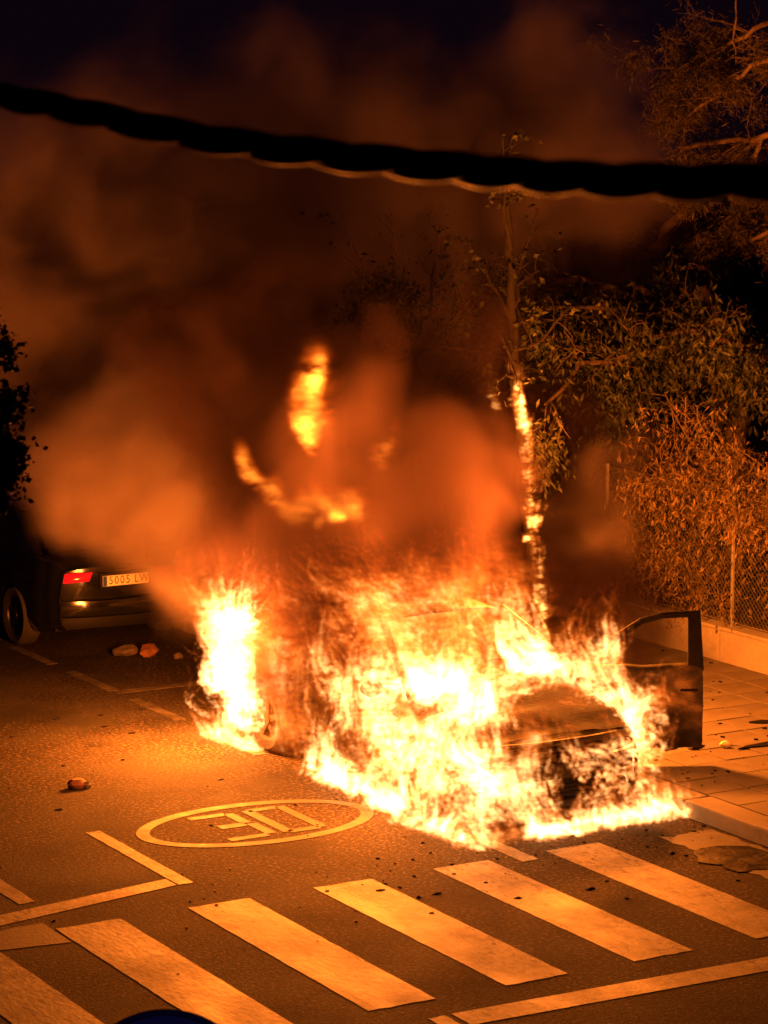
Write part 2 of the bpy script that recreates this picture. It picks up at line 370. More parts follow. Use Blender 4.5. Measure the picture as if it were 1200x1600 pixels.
# ------------------------------------------------------------------ cars
def lerp_tab(tab, s):
    if s <= tab[0][0]: return tab[0][1]
    for (a, va), (b, vb) in zip(tab, tab[1:]):
        if s <= b:
            t = (s-a)/(b-a); t = t*t*(3-2*t); return va + (vb-va)*t
    return tab[-1][1]
class Shell:
    """lower body of a car lofted from its nose (y=0) to its tail (y=L); faces are kept by region so that panels become parts"""
    def __init__(S, L, W, top, wtab, sill, arches, ar, ds=.045):
        S.L, S.W, S.top, S.wtab, S.sill, S.arches, S.ar = L, W, top, wtab, sill, arches, ar
        S.ss = [k*ds for k in range(int(L/ds)+1)]
        if S.L - S.ss[-1] > 1e-6: S.ss.append(S.L)
    def sec(S, s):
        w = S.W*lerp_tab(S.wtab, s); zt = lerp_tab(S.top, s); z0 = lerp_tab(S.sill, s)
        P = []
        for k in range(15):                       # side, from the sill up to the shoulder
            t = k/14; z = z0 + (zt-.085-z0)*t
            x = w - .075*(1-min(1, t/.22))**2 - .035*max(0, (t-.55)/.45)**1.6 + .012*math.exp(-((t-.62)/.05)**2)
            P.append((x, z))
        xs, zs = P[-1]
        for k in range(1, 6):                      # rounded shoulder
            a = k/5*PI/2; P.append((xs - .075*(1-math.cos(a)) , zs + .085*math.sin(a)))
        xe = P[-1][0]
        for k in range(1, 9):                      # top, to the centre line
            t = k/8; P.append((xe*(1-t), zt + .035*math.sin(t*PI/2)))
        return P
    def build(S, keep, thick=0):
        """keep(s, z, k, side) -> region name or None; returns {region: MB}"""
        out = {}
        secs = [S.sec(s) for s in S.ss]; nv = len(secs[0])
        for side in (1, -1):
            pts = {}
            for i, s in enumerate(S.ss):
                for k in range(nv):
                    x, z = secs[i][k]; yy = s
                    if k < 15:
                        for a in S.arches:
                            d = math.hypot(s-a, z-.31)
                            if abs(d-S.ar) < .032 and d > 1e-6:
                                yy = a + (s-a)*S.ar/d; z = .31 + (z-.31)*S.ar/d
                    pts[i, k] = (side*x, yy, z)
            for i in range(len(S.ss)-1):
                for k in range(nv-1):
                    q = [pts[i, k], pts[i+1, k], pts[i+1, k+1], pts[i, k+1]]
                    c = [sum(p[j] for p in q)/4 for j in range(3)]
                    if k < 14 and any(math.hypot(c[1]-a, c[2]-.31) < S.ar for a in S.arches): continue
                    r = keep(c[1], c[2], k, side)
                    if r is None: continue
                    out.setdefault(r, MB()).add(q if side > 0 else q[::-1], [(0, 1, 2, 3)])
        return out
def weld(mb, name, mt, parent, th=.012, smooth=True, M=None, buckle=0.0):
    bm = bmesh.new(); me = mb.mesh(name); bm.from_mesh(me)
    bmesh.ops.remove_doubles(bm, verts=bm.verts, dist=.0005)
    if buckle:                                     # sheet metal warped by the heat
        bm.normal_update()
        for v in bm.verts: v.co += v.normal*buckle*(mnoise.noise(v.co*3.1) + .5*mnoise.noise(v.co*8.3))
    if th:
        bmesh.ops.recalc_face_normals(bm, faces=bm.faces)
        r = bmesh.ops.solidify(bm, geom=bm.faces[:], thickness=th)
    if M is not None: bmesh.ops.transform(bm, matrix=M, verts=bm.verts)
    bm.to_mesh(me); bm.free()
    o = link(name, me, mt, parent)
    if smooth: smooth_by_angle(o, 40)
    return o
def patch(p00, p10, p11, p01, n=6, bulge=(0, 0, 0), mb=None):
    p00, p10, p11, p01 = map(Vector, (p00, p10, p11, p01)); b = Vector(bulge); mb = mb or MB(); v = []; f = []
    for j in range(n+1):
        for i in range(n+1):
            u, w = i/n, j/n
            v.append((p00*(1-u)+p10*u)*(1-w) + (p01*(1-u)+p11*u)*w + b*(4*u*(1-u))*(1 - (2*w-1)**2*.3))
    for j in range(n):
        for i in range(n):
            a = j*(n+1)+i; f.append((a, a+1, a+n+2, a+n+1))
    return mb.add(v, f)
def wheel(parent, c, side, r=.31, w=.2, rim=M_rim, tyre=M_rubber, spokes=5):
    M = Matrix.Translation(c) @ Matrix.Rotation(side*PI/2, 4, 'Y')
    wh = MB().lathe([(r-.095, -w/2), (r-.03, -w/2), (r-.004, -w/2+.03), (r, -w/4), (r, w/4), (r-.004, w/2-.03), (r-.03, w/2), (r-.095, w/2-.01), (r-.1, 0)], M, 36)
    t = wh.obj('wheel', tyre, parent); smooth_by_angle(t, 50)
    rm = MB().lathe([(r-.092, -w/2+.01), (r-.1, w/2-.012), (r-.115, w/2-.02), (r-.125, w/2-.05)], M, 32)
    rm.lathe([(.001, w/2-.02), (.05, w/2-.02), (.06, w/2-.05)], M, 16)
    for k in range(spokes):
        a = 2*PI*k/spokes
        Mk = M @ Matrix.Rotation(a, 4, 'Z')
        rm.box((.04, -.026, w/2-.055), (r-.11, .026, w/2-.028), Mk)
    ro = rm.obj('rim', rim, t); smooth_by_angle(ro, 40)
    return t

# -- the burning hatchback, nose towards us
CX, CY = 11.45, 17.06
car = thing('burning_car', 'burning charred hatchback facing the crossing, wrapped in white hot flames', 'car', (CX, CY, 0))
BL, BW = 4.3, .875
topB = [(0, .66), (.12, .70), (.5, .80), (1.15, .93), (1.6, .95), (3.6, .97), (4.05, .96), (4.3, .88)]
wB = [(0, .80), (.12, .90), (.45, .985), (.9, 1.0), (3.5, 1.0), (4.0, .96), (4.3, .86)]
sillB = [(0, .22), (.4, .2), (1.3, .2), (3.2, .2), (4.3, .26)]
sh = Shell(BL, BW, topB, wB, sillB, (.82, 3.42), .345)
D0, D1 = 1.22, 2.36
def keepB(s, z, k, side):
    if k >= 19:                                    # top: bonnet, nothing over the cabin, boot floor strip
        if .10 < s < 1.12 and k >= 19: return 'bonnet'
        if s <= .10: return 'front_panel'
        if 1.12 <= s < 1.3: return 'body'
        return 'body' if s > 4.0 else None
    if side > 0 and D0 < s < D1 and z > .24: return 'door_shell'
    if s < .34 and z < .52: return 'front_bumper' if side > 0 else 'front_bumper_'
    if s > 3.95 and z < .58: return 'rear_bumper' if side > 0 else 'rear_bumper_'
    if side < 0 and D0 < s < D1 and z > .24: return 'door'
    return 'body'
reg = sh.build(keepB)
weld(reg['body'], 'body', M_char, car)
bonnet_o = weld(reg['bonnet'], 'bonnet', M_hood, car, .018, buckle=.022)
weld(reg['front_panel'], 'front_panel', M_char, car)
for nme in ('front_bumper', 'rear_bumper', 'front_bumper_', 'rear_bumper_'): weld(reg[nme], nme.rstrip('_'), M_black, car, .02)
weld(reg['door'], 'door', M_door, car, buckle=.015)
# nose: slam panel, grille, lamps, lower intake with its curved surround
nose = MB()
def nose_y(x): return -.02 + .13*(abs(x)/.72)**2.6
def nose_strip(z0, z1, x0, x1, dy, n=18, t=.03):
    v = []; f = []
    for i in range(n+1):
        x = x0+(x1-x0)*i/n; y = nose_y(x)+dy
        v += [(x, y, z0), (x, y-.008, (z0+z1)/2), (x, y, z1), (x, y+t, z1), (x, y+t, z0)]
    for i in range(n):
        for k in range(5):
            k2 = (k+1) % 5; f.append((5*i+k, 5*i+k2, 5*i+5+k2, 5*i+5+k))
    return MB().add(v, f)
nose_strip(.405, .535, -.70, .70, -.035).obj('bumper_bar', M_black, car, smooth=False)
nose_strip(.175, .225, -.66, .66, -.02).obj('bumper_lip', M_black, car)
nose_strip(.655, .70, -.70, .70, .01).obj('slam_panel', M_char, car)
nose_strip(.2, .66, -.62, .62, .16).obj('radiator', M_black, car)
for z in (.562, .592, .622): nose_strip(z, z+.012, -.44, .44, .0, t=.02).obj('grille_bar', M_char, car)
for z in (.265, .3, .335): nose_strip(z, z+.01, -.48, .48, .01, t=.02).obj('intake_bar', M_black, car)
for sx in (-1, 1):
    lamp = patch((sx*.46, nose_y(.46), .55), (sx*.74, nose_y(.74)+.02, .56), (sx*.78, nose_y(.78)+.10, .70), (sx*.5, nose_y(.5)+.03, .665), 6, (0, -.03, 0))
    weld(lamp, 'headlight', M_glass, car, .03)
    arc = []
    for k in range(13):
        a = -PI*.55 + PI*1.1*k/12
        arc.append((sx*(.47 + .17*math.cos(a)), nose_y(.5)-.03, .30 + .10*math.sin(a)))
    MB().tube(arc, .014, 6).obj('intake_surround', M_black, car)
    MB().lathe([(.05, -.02), (.05, .02), (.001, .03)], Matrix.Translation((sx*.55, nose_y(.55)-.02, .30)) @ Matrix.Rotation(PI/2, 4, 'X'), 16).obj('fog_lamp', M_glass, car)
MB().box((-.26, -.075, .415), (.26, -.06, .525), bev=.004).obj('number_plate', M_black, car)
# roof, pillars, hatch
roof = MB(); v = []; f = []; n1, n2 = 22, 12
for j in range(n1+1):
    s = 1.78 + (3.75-1.78)*j/n1; t = j/n1
    hw = .565 - .03*t; z = 1.40 + .055*math.sin(PI*min(1, t*1.05+.05)) - .06*t
    for i in range(n2+1):
        u = -1+2*i/n2; v.append((u*hw, s + (.06*(u*u) if j == 0 else 0), z + .035*(1-u*u) - .012*abs(u)**6))
for j in range(n1):
    for i in range(n2):
        a = j*(n2+1)+i; f.append((a, a+1, a+n2+2, a+n2+1))
weld(roof.add(v, f), 'roof', M_char, car, .02)
for sx in (-1, 1):
    pil = MB(); pil.tube([(sx*.785, 1.0, .93), (sx*.70, 1.42, 1.2), (sx*.575, 1.82, 1.41)], [.04, .034, .032], 8)
    pil.obj('front_pillar', M_char, car)
    MB().tube([(sx*.83, 2.38, .9), (sx*.76, 2.42, 1.15), (sx*.56, 2.5, 1.43)], [.05, .042, .035], 8).obj('middle_pillar', M_char, car)
    weld(patch((sx*.825, 3.3, .93), (sx*.78, 4.02, .95), (sx*.53, 3.78, 1.37), (sx*.55, 3.1, 1.42), 5, (sx*.03, 0, 0)), 'rear_pillar', M_char, car, .03)
    MB().tube([(sx*.575, 1.8, 1.405), (sx*.575, 2.6, 1.44), (sx*.55, 3.75, 1.37)], .03, 8).obj('roof_rail', M_char, car)
tg = MB()
patch((-.66, 4.13, .9), (.66, 4.13, .9), (.66, 4.27, .58), (-.66, 4.27, .58), 6, (0, .05, 0), tg); weld(tg, 'tailgate', M_char, car, .03)
MB().tube([(-.66, 4.1, .92), (-.53, 3.8, 1.36), (.53, 3.8, 1.36), (.66, 4.1, .92)], .03, 8).obj('rear_window_frame', M_char, car)
for sx in (-1, 1):
    weld(patch((sx*.67, 4.2, .62), (sx*.80, 4.0, .62), (sx*.79, 3.95, .88), (sx*.66, 4.14, .88), 4, (sx*.02, .02, 0)), 'tail_light', M_black, car, .03)
# cabin remains: firewall, floor, burnt seats, dash
MB().box((-.78, 1.06, .2), (.78, 1.1, .9)).obj('firewall', M_char, car)
MB().box((-.78, 1.1, .18), (.78, 4.15, .22)).obj('floor_pan', M_char, car)
MB().tube([(-.74, 1.28, .84), (-.3, 1.34, .9), (.3, 1.34, .9), (.74, 1.28, .84)], .07, 8).obj('dashboard', M_black, car)
for sx in (-.38, .38):
    s_ = MB(); s_.box((sx-.22, 1.95, .38), (sx+.22, 2.4, .5), bev=.04); s_.box((sx-.2, 2.36, .5), (sx+.2, 2.47, 1.0), Matrix.Translation((0, .0, 0)), bev=.03)
    for dx in (-.06, .06): s_.tube([(sx+dx, 2.42, .98), (sx+dx, 2.45, 1.16)], .008, 5)
    s_.tube([(sx-.1, 2.45, 1.16), (sx+.1, 2.45, 1.16)], .03, 6)
    s_.obj('seat', M_black, car)
s_ = MB(); s_.box((-.6, 3.0, .38), (.6, 3.4, .5), bev=.04); s_.box((-.6, 3.36, .5), (.6, 3.46, .95), bev=.03); s_.obj('rear_seat', M_black, car)
st = MB(); Ms = Matrix.Translation((.38, 1.55, .86)) @ Matrix.Rotation(R_(65), 4, 'X')
st.tube([Ms @ Vector((.18*math.cos(a), .18*math.sin(a), 0)) for a in [2*PI*k/20 for k in range(21)]], .012, 6)
st.tube([(.38, 1.3, .8), (.38, 1.54, .86)], .025, 6); st.obj('steering_wheel', M_black, car)
for y in (.82, 3.42):
    for sx in (-1, 1):
        wheel(car, (sx*.765, y, .29), sx, .29, .17, M_char, M_char)
        MB().tube([(sx*(.76), y+.375*math.cos(a), .31+.375*math.sin(a)) for a in [PI*k/12 for k in range(13)]], .012, 5).obj('arch_liner', M_black, car)
MB().lathe([(.001, 0), (.09, 0), (.1, .05), (.07, .1), (.001, .1)], Matrix.Translation((-.93, 1.42, .95)) @ Matrix.Rotation(PI/2, 4, 'X') @ Matrix.Scale(.7, 4, (0, 1, 0)), 14).obj('wing_mirror', M_black, car)
# driver's door, swung far forward on its hinges: shell panel + window frame, turned about the hinge line
HX, HY = .845, D0
ang = R_(-118)                                     # closed = along +y; opened past square
Mh = Matrix.Translation((HX+.02, HY+.0, 0)) @ Matrix.Rotation(ang, 4, 'Z') @ Matrix.Translation((-HX, -HY, .03))
door = weld(reg['door_shell'], 'driver_door', M_door, car, .05, M=Mh, buckle=.02)
setp(door, 'scorched driver door hanging wide open with empty window frame')
fr = MB()
fpts = [(.80, D0+.04, .92), (.74, D0+.34, 1.13), (.665, D0+.62, 1.29), (.65, D0+.8, 1.335), (.645, D1-.02, 1.35)]
fr.tube([Mh @ Vector(p) for p in fpts], [.03, .03, .028, .028, .028], 8)
fr.obj('window_frame', M_black, door)
fp = MB()
for k in range(1):
    p0, p1 = Vector((.81, D1-.035, .90)), Vector((.645, D1-.04, 1.36))
    q = []
    for dy in (-.085, .02):
        for dx in (-.018, .018): q.append((dx, dy))
    v = [Mh @ (p0 + Vector((dx, dy*1.25, 0))) for dx, dy in q] + [Mh @ (p1 + Vector((dx, dy, 0))) for dx, dy in q]
    fp.add(v, [(0, 1, 3, 2), (4, 6, 7, 5), (0, 4, 5, 1), (2, 3, 7, 6), (0, 2, 6, 4), (1, 5, 7, 3)])
fp.obj('door_pillar', M_black, door)
MB().tube([Mh @ Vector(p) for p in [(.845, D1-.22, .74), (.875, D1-.2, .745), (.878, D1-.08, .745), (.85, D1-.06, .74)]], .013, 6).obj('handle', M_black, door)
MB().tube([Mh @ Vector(p) for p in [(.79, D0+.03, .88), (.78, D0+.6, .905), (.79, D1-.03, .905)]], .022, 6).obj('window_sill', M_black, door)
inner = MB(); inner.box((.77, D0+.03, .27), (.79, D1-.03, .86), Mh, bev=.008); inner.obj('inner_panel', M_black, door)

# -- the black saloon parked ahead of it, seen from behind
AX, AY = 11.47, 25.28
AL, AW = 4.6, .90
blk = thing('parked_car', 'black saloon parked beyond the fire with one red tail light showing', 'car', (AX, AY+AL, 0), 0)
def F_(p): return (p[0], -p[1], p[2])              # nose away: the shell's y runs from nose (far) to tail (near)
topA = [(0, .66), (.15, .72), (.6, .82), (1.25, .93), (1.7, .93), (3.4, .96), (4.1, 1.0), (4.45, .985), (4.6, .90)]
wA = [(0, .80), (.15, .92), (.5, .985), (1.0, 1.0), (3.6, 1.0), (4.2, .965), (4.45, .90), (4.6, .82)]
sillA = [(0, .22), (.5, .2), (4.1, .2), (4.6, .27)]
shA = Shell(AL, AW, topA, wA, sillA, (.92, 3.72), .35)
def keepA(s, z, k, side):
    if k >= 19:
        if .1 < s < 1.2: return 'bonnet'
        if s > 3.95: return 'boot_lid'
        return 'body'
    if s > 4.1 and z < .56: return 'rear_bumper' if side > 0 else 'rear_bumper_'
    if s < .35 and z < .5: return 'front_bumper' if side > 0 else 'front_bumper_'
    if 1.3 < s < 2.35 and z > .24: return 'door' if side > 0 else 'door_'
    if 2.37 < s < 3.3 and z > .24: return 'rear_door' if side > 0 else 'rear_door_'
    return 'body'
Mf = Matrix.Scale(-1, 4, (0, 1, 0))
rg = shA.build(keepA)
def wf(mb, name, mt, th=.012):
    mb2 = MB(); mb2.add([F_(p) for p in mb.v], [q[::-1] for q in mb.f]); return weld(mb2, name, mt, blk, th)
for nme in rg: wf(rg[nme], nme.rstrip('_'), M_bpaint)
# cabin: roof, glass, pillars
def P2(p00, p10, p11, p01, name, mt, bulge=(0, 0, 0), th=.012): return wf(patch(p00, p10, p11, p01, 8, bulge), name, mt, th)
P2((-.58, 1.95, 1.37), (.58, 1.95, 1.37), (.54, 3.25, 1.36), (-.54, 3.25, 1.36), 'roof', M_bpaint, (0, 0, .045))
P2((-.74, 1.2, .95), (.74, 1.2, .95), (.57, 1.94, 1.36), (-.57, 1.94, 1.36), 'windscreen', M_glass, (0, -.06, .02))
P2((-.62, 4.08, 1.01), (.62, 4.08, 1.01), (.53, 3.27, 1.355), (-.53, 3.27, 1.355), 'rear_window', M_glass, (0, .05, .03))
for sx in (-1, 1):
    P2((sx*.83, 1.35, .94), (sx*.83, 3.5, .965), (sx*.565, 3.1, 1.345), (sx*.58, 1.98, 1.35), 'side_window', M_glass, (sx*.03, 0, 0))
    for pts, r in (([(sx*.77, 1.15, .93), (sx*.585, 1.96, 1.365)], .035), ([(sx*.84, 2.36, .93), (sx*.60, 2.4, 1.37)], .03), ([(sx*.585, 1.95, 1.365), (sx*.57, 2.6, 1.39), (sx*.54, 3.27, 1.355)], .03)):
        wf(MB().tube(pts, r, 8), 'pillar', M_bpaint, 0)
    P2((sx*.84, 3.45, .95), (sx*.72, 4.15, .99), (sx*.535, 3.28, 1.36), (sx*.56, 3.05, 1.37), 'rear_pillar', M_bpaint, (sx*.03, 0, .02), .02)
    # tail lights wrap round the corners
    tl = patch((sx*.40, 4.585, .765), (sx*.81, 4.39, .735), (sx*.80, 4.36, .845), (sx*.36, 4.58, .855), 7, (sx*.02, .05, 0))
    wf(tl, 'tail_light', M_red, .04)
    wf(MB().lathe([(.001, 0), (.1, 0), (.11, .06), (.07, .13), (.001, .13)], Matrix.Translation((sx*.98, 1.55, 1.0)) @ Matrix.Rotation(-PI/2, 4, 'X') @ Matrix.Scale(.7, 4, (0, 1, 0)), 16), 'wing_mirror', M_bpaint, 0)
    for y in (.92, 3.72): wheel(blk, (sx*.795, -y, .318), sx, .318, .21, M_rimdark)
def tail_y(x, z=.6): return 4.6 - .16*(abs(x)/.74)**2.4
def tail_strip(z0, z1, x0, x1, out, mt, name, n=16, t=.03):
    v = []; f = []
    for i in range(n+1):
        x = x0+(x1-x0)*i/n; y = tail_y(x)+out
        v += [(x, y, z0), (x, y+.012, (z0+z1)/2), (x, y, z1), (x, y-t, z1), (x, y-t, z0)]
    for i in range(n):
        for k in range(5):
            k2 = (k+1) % 5; f.append((5*i+k, 5*i+k2, 5*i+5+k2, 5*i+5+k))
    return wf(MB().add(v, f), name, mt, 0)
tail_strip(.56, .90, -.74, .74, -.03, M_bpaint, 'boot_panel')
tail_strip(.40, .555, -.76, .76, .035, M_bpaint, 'bumper_bar')
tail_strip(.27, .385, -.74, .74, .015, M_trim, 'bumper_skirt')
tail_strip(.385, .398, -.72, .72, .03, M_trim, 'bumper_strip')
tail_strip(.845, .868, -.30, .30, .01, M_chrome, 'boot_trim')
wf(MB().box((-.75, 4.40, .255), (.75, 4.5, .56)), 'tail_closing', M_trim, 0)
plate = wf(MB().box((-.26, 4.605, .70), (.26, 4.618, .81), bev=.003), 'number_plate', M_plate, 0)
wf(MB().box((-.29, 4.57, .68), (.29, 4.604, .835), bev=.01), 'plate_recess', M_trim, 0)
def text(name, s, size, M, mt, parent, ext=.0012):
    cu = bpy.data.curves.new('t', 'FONT'); cu.body = s; cu.size = size; cu.extrude = ext; cu.align_x = 'LEFT'; cu.align_y = 'CENTER'
    ob = bpy.data.objects.new('t', cu); COL.objects.link(ob)
    me = bpy.data.meshes.new_from_object(ob.evaluated_get(bpy.context.evaluated_depsgraph_get()))
    bpy.data.objects.remove(ob); me.transform(M); me.materials.clear()
    return link(name, me, mt, parent)
Mt = Matrix.Translation((-.185, -4.6195, .755)) @ Matrix.Rotation(PI/2, 4, 'X') @ Matrix.Scale(1.0, 4, (1, 0, 0))
cx_ = 0
for ch, wd in zip('5005 LW', (.078, .078, .078, .078, .04, .072, .1)):
    if ch != ' ': text('plate_character', ch, .118, Matrix.Translation((-.195 + cx_*.82, -4.6195, .755)) @ Matrix.Rotation(PI/2, 4, 'X') @ Matrix.Scale(.85, 4, (1, 0, 0)), M_ink, plate)
    cx_ += wd
wf(MB().box((-.258, 4.612, .703), (-.215, 4.6195, .807)), 'plate_band', M_euro, 0).parent = plate
bpy.data.objects['plate_band'].parent = plate

# ------------------------------------------------------------------ fire and smoke: real volumes computed here and handed to Blender as density grids
def volume(name, arr, lo, vox, mt, label, cat):
    nx, ny, nz = arr.shape
    me = bpy.data.meshes.new(name); me.vertices.add(arr.size)
    at = me.attributes.new('d', 'FLOAT', 'POINT'); at.data.foreach_set('value', np.ascontiguousarray(arr.astype(np.float32).ravel(order='F')))
    # park the carrier points inside the volume's own box so that the object's bounds are right
    lo = np.array(lo, float); hi = lo + (np.array([nx, ny, nz])-1)*vox
    co = np.empty((arr.size, 3), np.float32); co[:] = (lo+hi)/2; co[0] = lo; co[-1] = hi
    me.vertices.foreach_set('co', co.ravel())
    ob = bpy.data.objects.new(name, me); COL.objects.link(ob); me.materials.append(mt)
    ng = bpy.data.node_groups.new(name, 'GeometryNodeTree')
    ng.interface.new_socket('Geometry', in_out='INPUT', socket_type='NodeSocketGeometry')
    ng.interface.new_socket('Geometry', in_out='OUTPUT', socket_type='NodeSocketGeometry')
    n = ng.nodes; l = ng.links
    gi = n.new('NodeGroupInput'); go = n.new('NodeGroupOutput'); vc = n.new('GeometryNodeVolumeCube')
    vc.inputs['Min'].default_value = lo; vc.inputs['Max'].default_value = hi
    for k, c in zip('XYZ', (nx, ny, nz)): vc.inputs['Resolution '+k].default_value = c
    pos = n.new('GeometryNodeInputPosition')
    a = n.new('ShaderNodeVectorMath'); a.operation = 'SUBTRACT'; l.new(pos.outputs[0], a.inputs[0]); a.inputs[1].default_value = lo
    b = n.new('ShaderNodeVectorMath'); b.operation = 'SCALE'; l.new(a.outputs[0], b.inputs[0]); b.inputs['Scale'].default_value = 1/vox
    c = n.new('ShaderNodeVectorMath'); c.operation = 'ADD'; l.new(b.outputs[0], c.inputs[0]); c.inputs[1].default_value = (.5, .5, .5)
    d = n.new('ShaderNodeVectorMath'); d.operation = 'FLOOR'; l.new(c.outputs[0], d.inputs[0])
    sx = n.new('ShaderNodeSeparateXYZ'); l.new(d.outputs[0], sx.inputs[0])
    def im(op, p, q):
        q_ = n.new('FunctionNodeIntegerMath'); q_.operation = op; l.new(p, q_.inputs[0])
        if isinstance(q, int): q_.inputs[1].default_value = q
        else: l.new(q, q_.inputs[1])
        return q_.outputs[0]
    i = im('ADD', im('MULTIPLY', im('ADD', im('MULTIPLY', sx.outputs['Z'], ny), sx.outputs['Y']), nx), sx.outputs['X'])
    si = n.new('GeometryNodeSampleIndex'); si.data_type = 'FLOAT'; si.domain = 'POINT'; si.clamp = False
    na = n.new('GeometryNodeInputNamedAttribute'); na.data_type = 'FLOAT'; na.inputs[0].default_value = 'd'
    l.new(gi.outputs[0], si.inputs['Geometry']); l.new(na.outputs[0], si.inputs['Value']); l.new(i, si.inputs['Index'])
    l.new(si.outputs[0], vc.inputs['Density'])
    sm = n.new('GeometryNodeSetMaterial'); sm.inputs['Material'].default_value = mt
    l.new(vc.outputs[0], sm.inputs[0]); l.new(sm.outputs[0], go.inputs[0])
    md = ob.modifiers.new('volume', 'NODES'); md.node_group = ng
    setp(ob, label, cat, None, 'stuff')
    return ob
def fft_noise(shape, lo_wl, hi_wl, slope, rng, aniso=(1, 1, 1)):
    """periodic fractal noise, unit variance; wavelengths in cells"""
    k = [np.fft.fftfreq(n)*a for n, a in zip(shape, aniso)]; k[2] = np.fft.rfftfreq(shape[2])*aniso[2]
    K = np.sqrt(k[0][:, None, None]**2 + k[1][None, :, None]**2 + k[2][None, None, :]**2); K[0, 0, 0] = 1
    amp = K**(-slope/2-1.0); amp[(K < 1/hi_wl) | (K > 1/lo_wl)] = 0
    F = np.fft.rfftn(rng.standard_normal(shape).astype(np.float32))*amp
    g = np.fft.irfftn(F, s=shape); g -= g.mean(); return (g/g.std()).astype(np.float32)
def tri(g, p, wrap=True):
    """trilinear sample of periodic grid g[...,c] at p (cells)"""
    n = np.array(g.shape[:3]); i0 = np.floor(p).astype(np.int64); f = (p-i0).astype(np.float32); i0 %= n; i1 = (i0+1) % n
    gf = g.reshape(n[0]*n[1]*n[2], -1)
    out = 0
    for a in (0, 1):
        ia = (i1 if a else i0)[:, 0]; wa = f[:, 0] if a else 1-f[:, 0]
        for b in (0, 1):
            ib = (i1 if b else i0)[:, 1]; wb_ = wa*(f[:, 1] if b else 1-f[:, 1])
            for c in (0, 1):
                ic = (i1 if c else i0)[:, 2]; w = wb_*(f[:, 2] if c else 1-f[:, 2])
                out = out + gf[(ia*n[1]+ib)*n[2]+ic]*w[:, None]
    return out
def curl_field(rng, n=64, lo_wl=5, hi_wl=40, slope=2.2):
    A = [fft_noise((n, n, n), lo_wl, hi_wl, slope, rng) for _ in range(3)]
    d = lambda g, ax: (np.roll(g, -1, ax) - np.roll(g, 1, ax))*.5
    V = np.stack([d(A[2], 1)-d(A[1], 2), d(A[0], 2)-d(A[2], 0), d(A[1], 0)-d(A[0], 1)], -1)
    return (V/np.sqrt((V**2).sum(-1).mean())).astype(np.float32)
def blur(a, sig):
    r = int(3*sig+.5); k = np.exp(-.5*(np.arange(-r, r+1)/sig)**2); k /= k.sum()
    for ax in range(3):
        out = np.zeros_like(a); n = a.shape[ax]
        for j, w in zip(range(-r, r+1), k):
            s0 = [slice(None)]*3; s1 = [slice(None)]*3
            if j >= 0: s0[ax] = slice(0, n-j); s1[ax] = slice(j, n)
            else: s0[ax] = slice(-j, n); s1[ax] = slice(0, n+j)
            out[tuple(s0)] += a[tuple(s1)]*np.float32(w)
        a = out
    return a
FLOW = curl_field(RNG, 64, 5, 40)                  # one cell = 6 cm
FLOW2 = curl_field(RNG, 64, 4, 14)                 # one cell = 2.5 cm
def licks(src, height, speed=1.0, wind=(-.12, .08, 0), turb=.8, turb2=.3, ds=.011, seedz=0.0):
    """flame threads: points carried up from their sources through a swirling flow. src (n,3), height (n,) m of path; returns list of (points, age 0..1, thread id)"""
    n = len(src); p = src.astype(np.float32).copy(); steps = int(max(height)/ds)+1; P = []; A = []; ID = []
    up = np.array([0, 0, 1.0])+np.array(wind)
    for k in range(steps):
        age = k*ds/height; live = age < 1
        if not live.any(): break
        q = p[live]
        P.append(q.copy()); A.append(age[live]); ID.append(np.nonzero(live)[0])
        off = np.array([0, 0, -seedz - k*ds*.35])
        v = up*speed + turb*tri(FLOW, (q+off)/.06) + turb2*tri(FLOW2, (q+off*1.3)/.025)
        v[:, 2] = np.maximum(v[:, 2], -.15)
        v /= np.linalg.norm(v, axis=1, keepdims=True)+1e-6
        p[live] = q + v*ds
    return np.concatenate(P), np.concatenate(A), np.concatenate(ID)
class Fire:
    def __init__(s, lo, hi, vox):
        s.lo = np.array(lo, float); s.vox = vox; s.n = (np.ceil((np.array(hi)-s.lo)/vox)).astype(int)+1; s.layers = {}
    def add(s, P, w, sig, ds=.011):
        """lay gaussian threads of sigma sig (cells), peak w"""
        i = np.rint((P-s.lo)/s.vox + RNG.uniform(-.6, .6, P.shape)).astype(np.int64); ok = ((i >= 0) & (i < s.n)).all(1); i = i[ok]; w = np.broadcast_to(w, len(P))[ok]
        f = (i[:, 0]*s.n[1]+i[:, 1])*s.n[2]+i[:, 2]
        g = np.bincount(f, weights=w*(2*PI*sig*sig)*(ds/s.vox), minlength=int(np.prod(s.n))).astype(np.float32).reshape(s.n)
        s.layers[sig] = s.layers.get(sig, 0) + g
    def source(s, src, height, inten, sig=1.0, taper=1.3, **kw):
        P, A, ID = licks(src, height, **kw); iw = np.broadcast_to(inten, len(src))[ID]
        s.add(P, iw*(1-A)**taper*np.minimum(1, A*14+.35), sig)
    def grid(s): return sum(blur(g, sig) for sig, g in s.layers.items())
def U(n, a, b): return RNG.uniform(a, b, n)
def pts(n, x, y, z):
    f = lambda r: (U(n, *r) if isinstance(r, (tuple, list)) else np.full(n, r)); return np.stack([f(x), f(y), f(z)], 1)
def clump(P, cell, keep, seed=0):
    """keep points where a noise is high, so that flames stand in groups with gaps"""
    v = tri(FLOW[..., :1], (P + seed*7.31)/cell)[:, 0]; t = np.quantile(v, 1-keep); return P[v > t]
def hts(n, mean, sd=.45): return mean*np.exp(RNG.normal(0, sd, n))

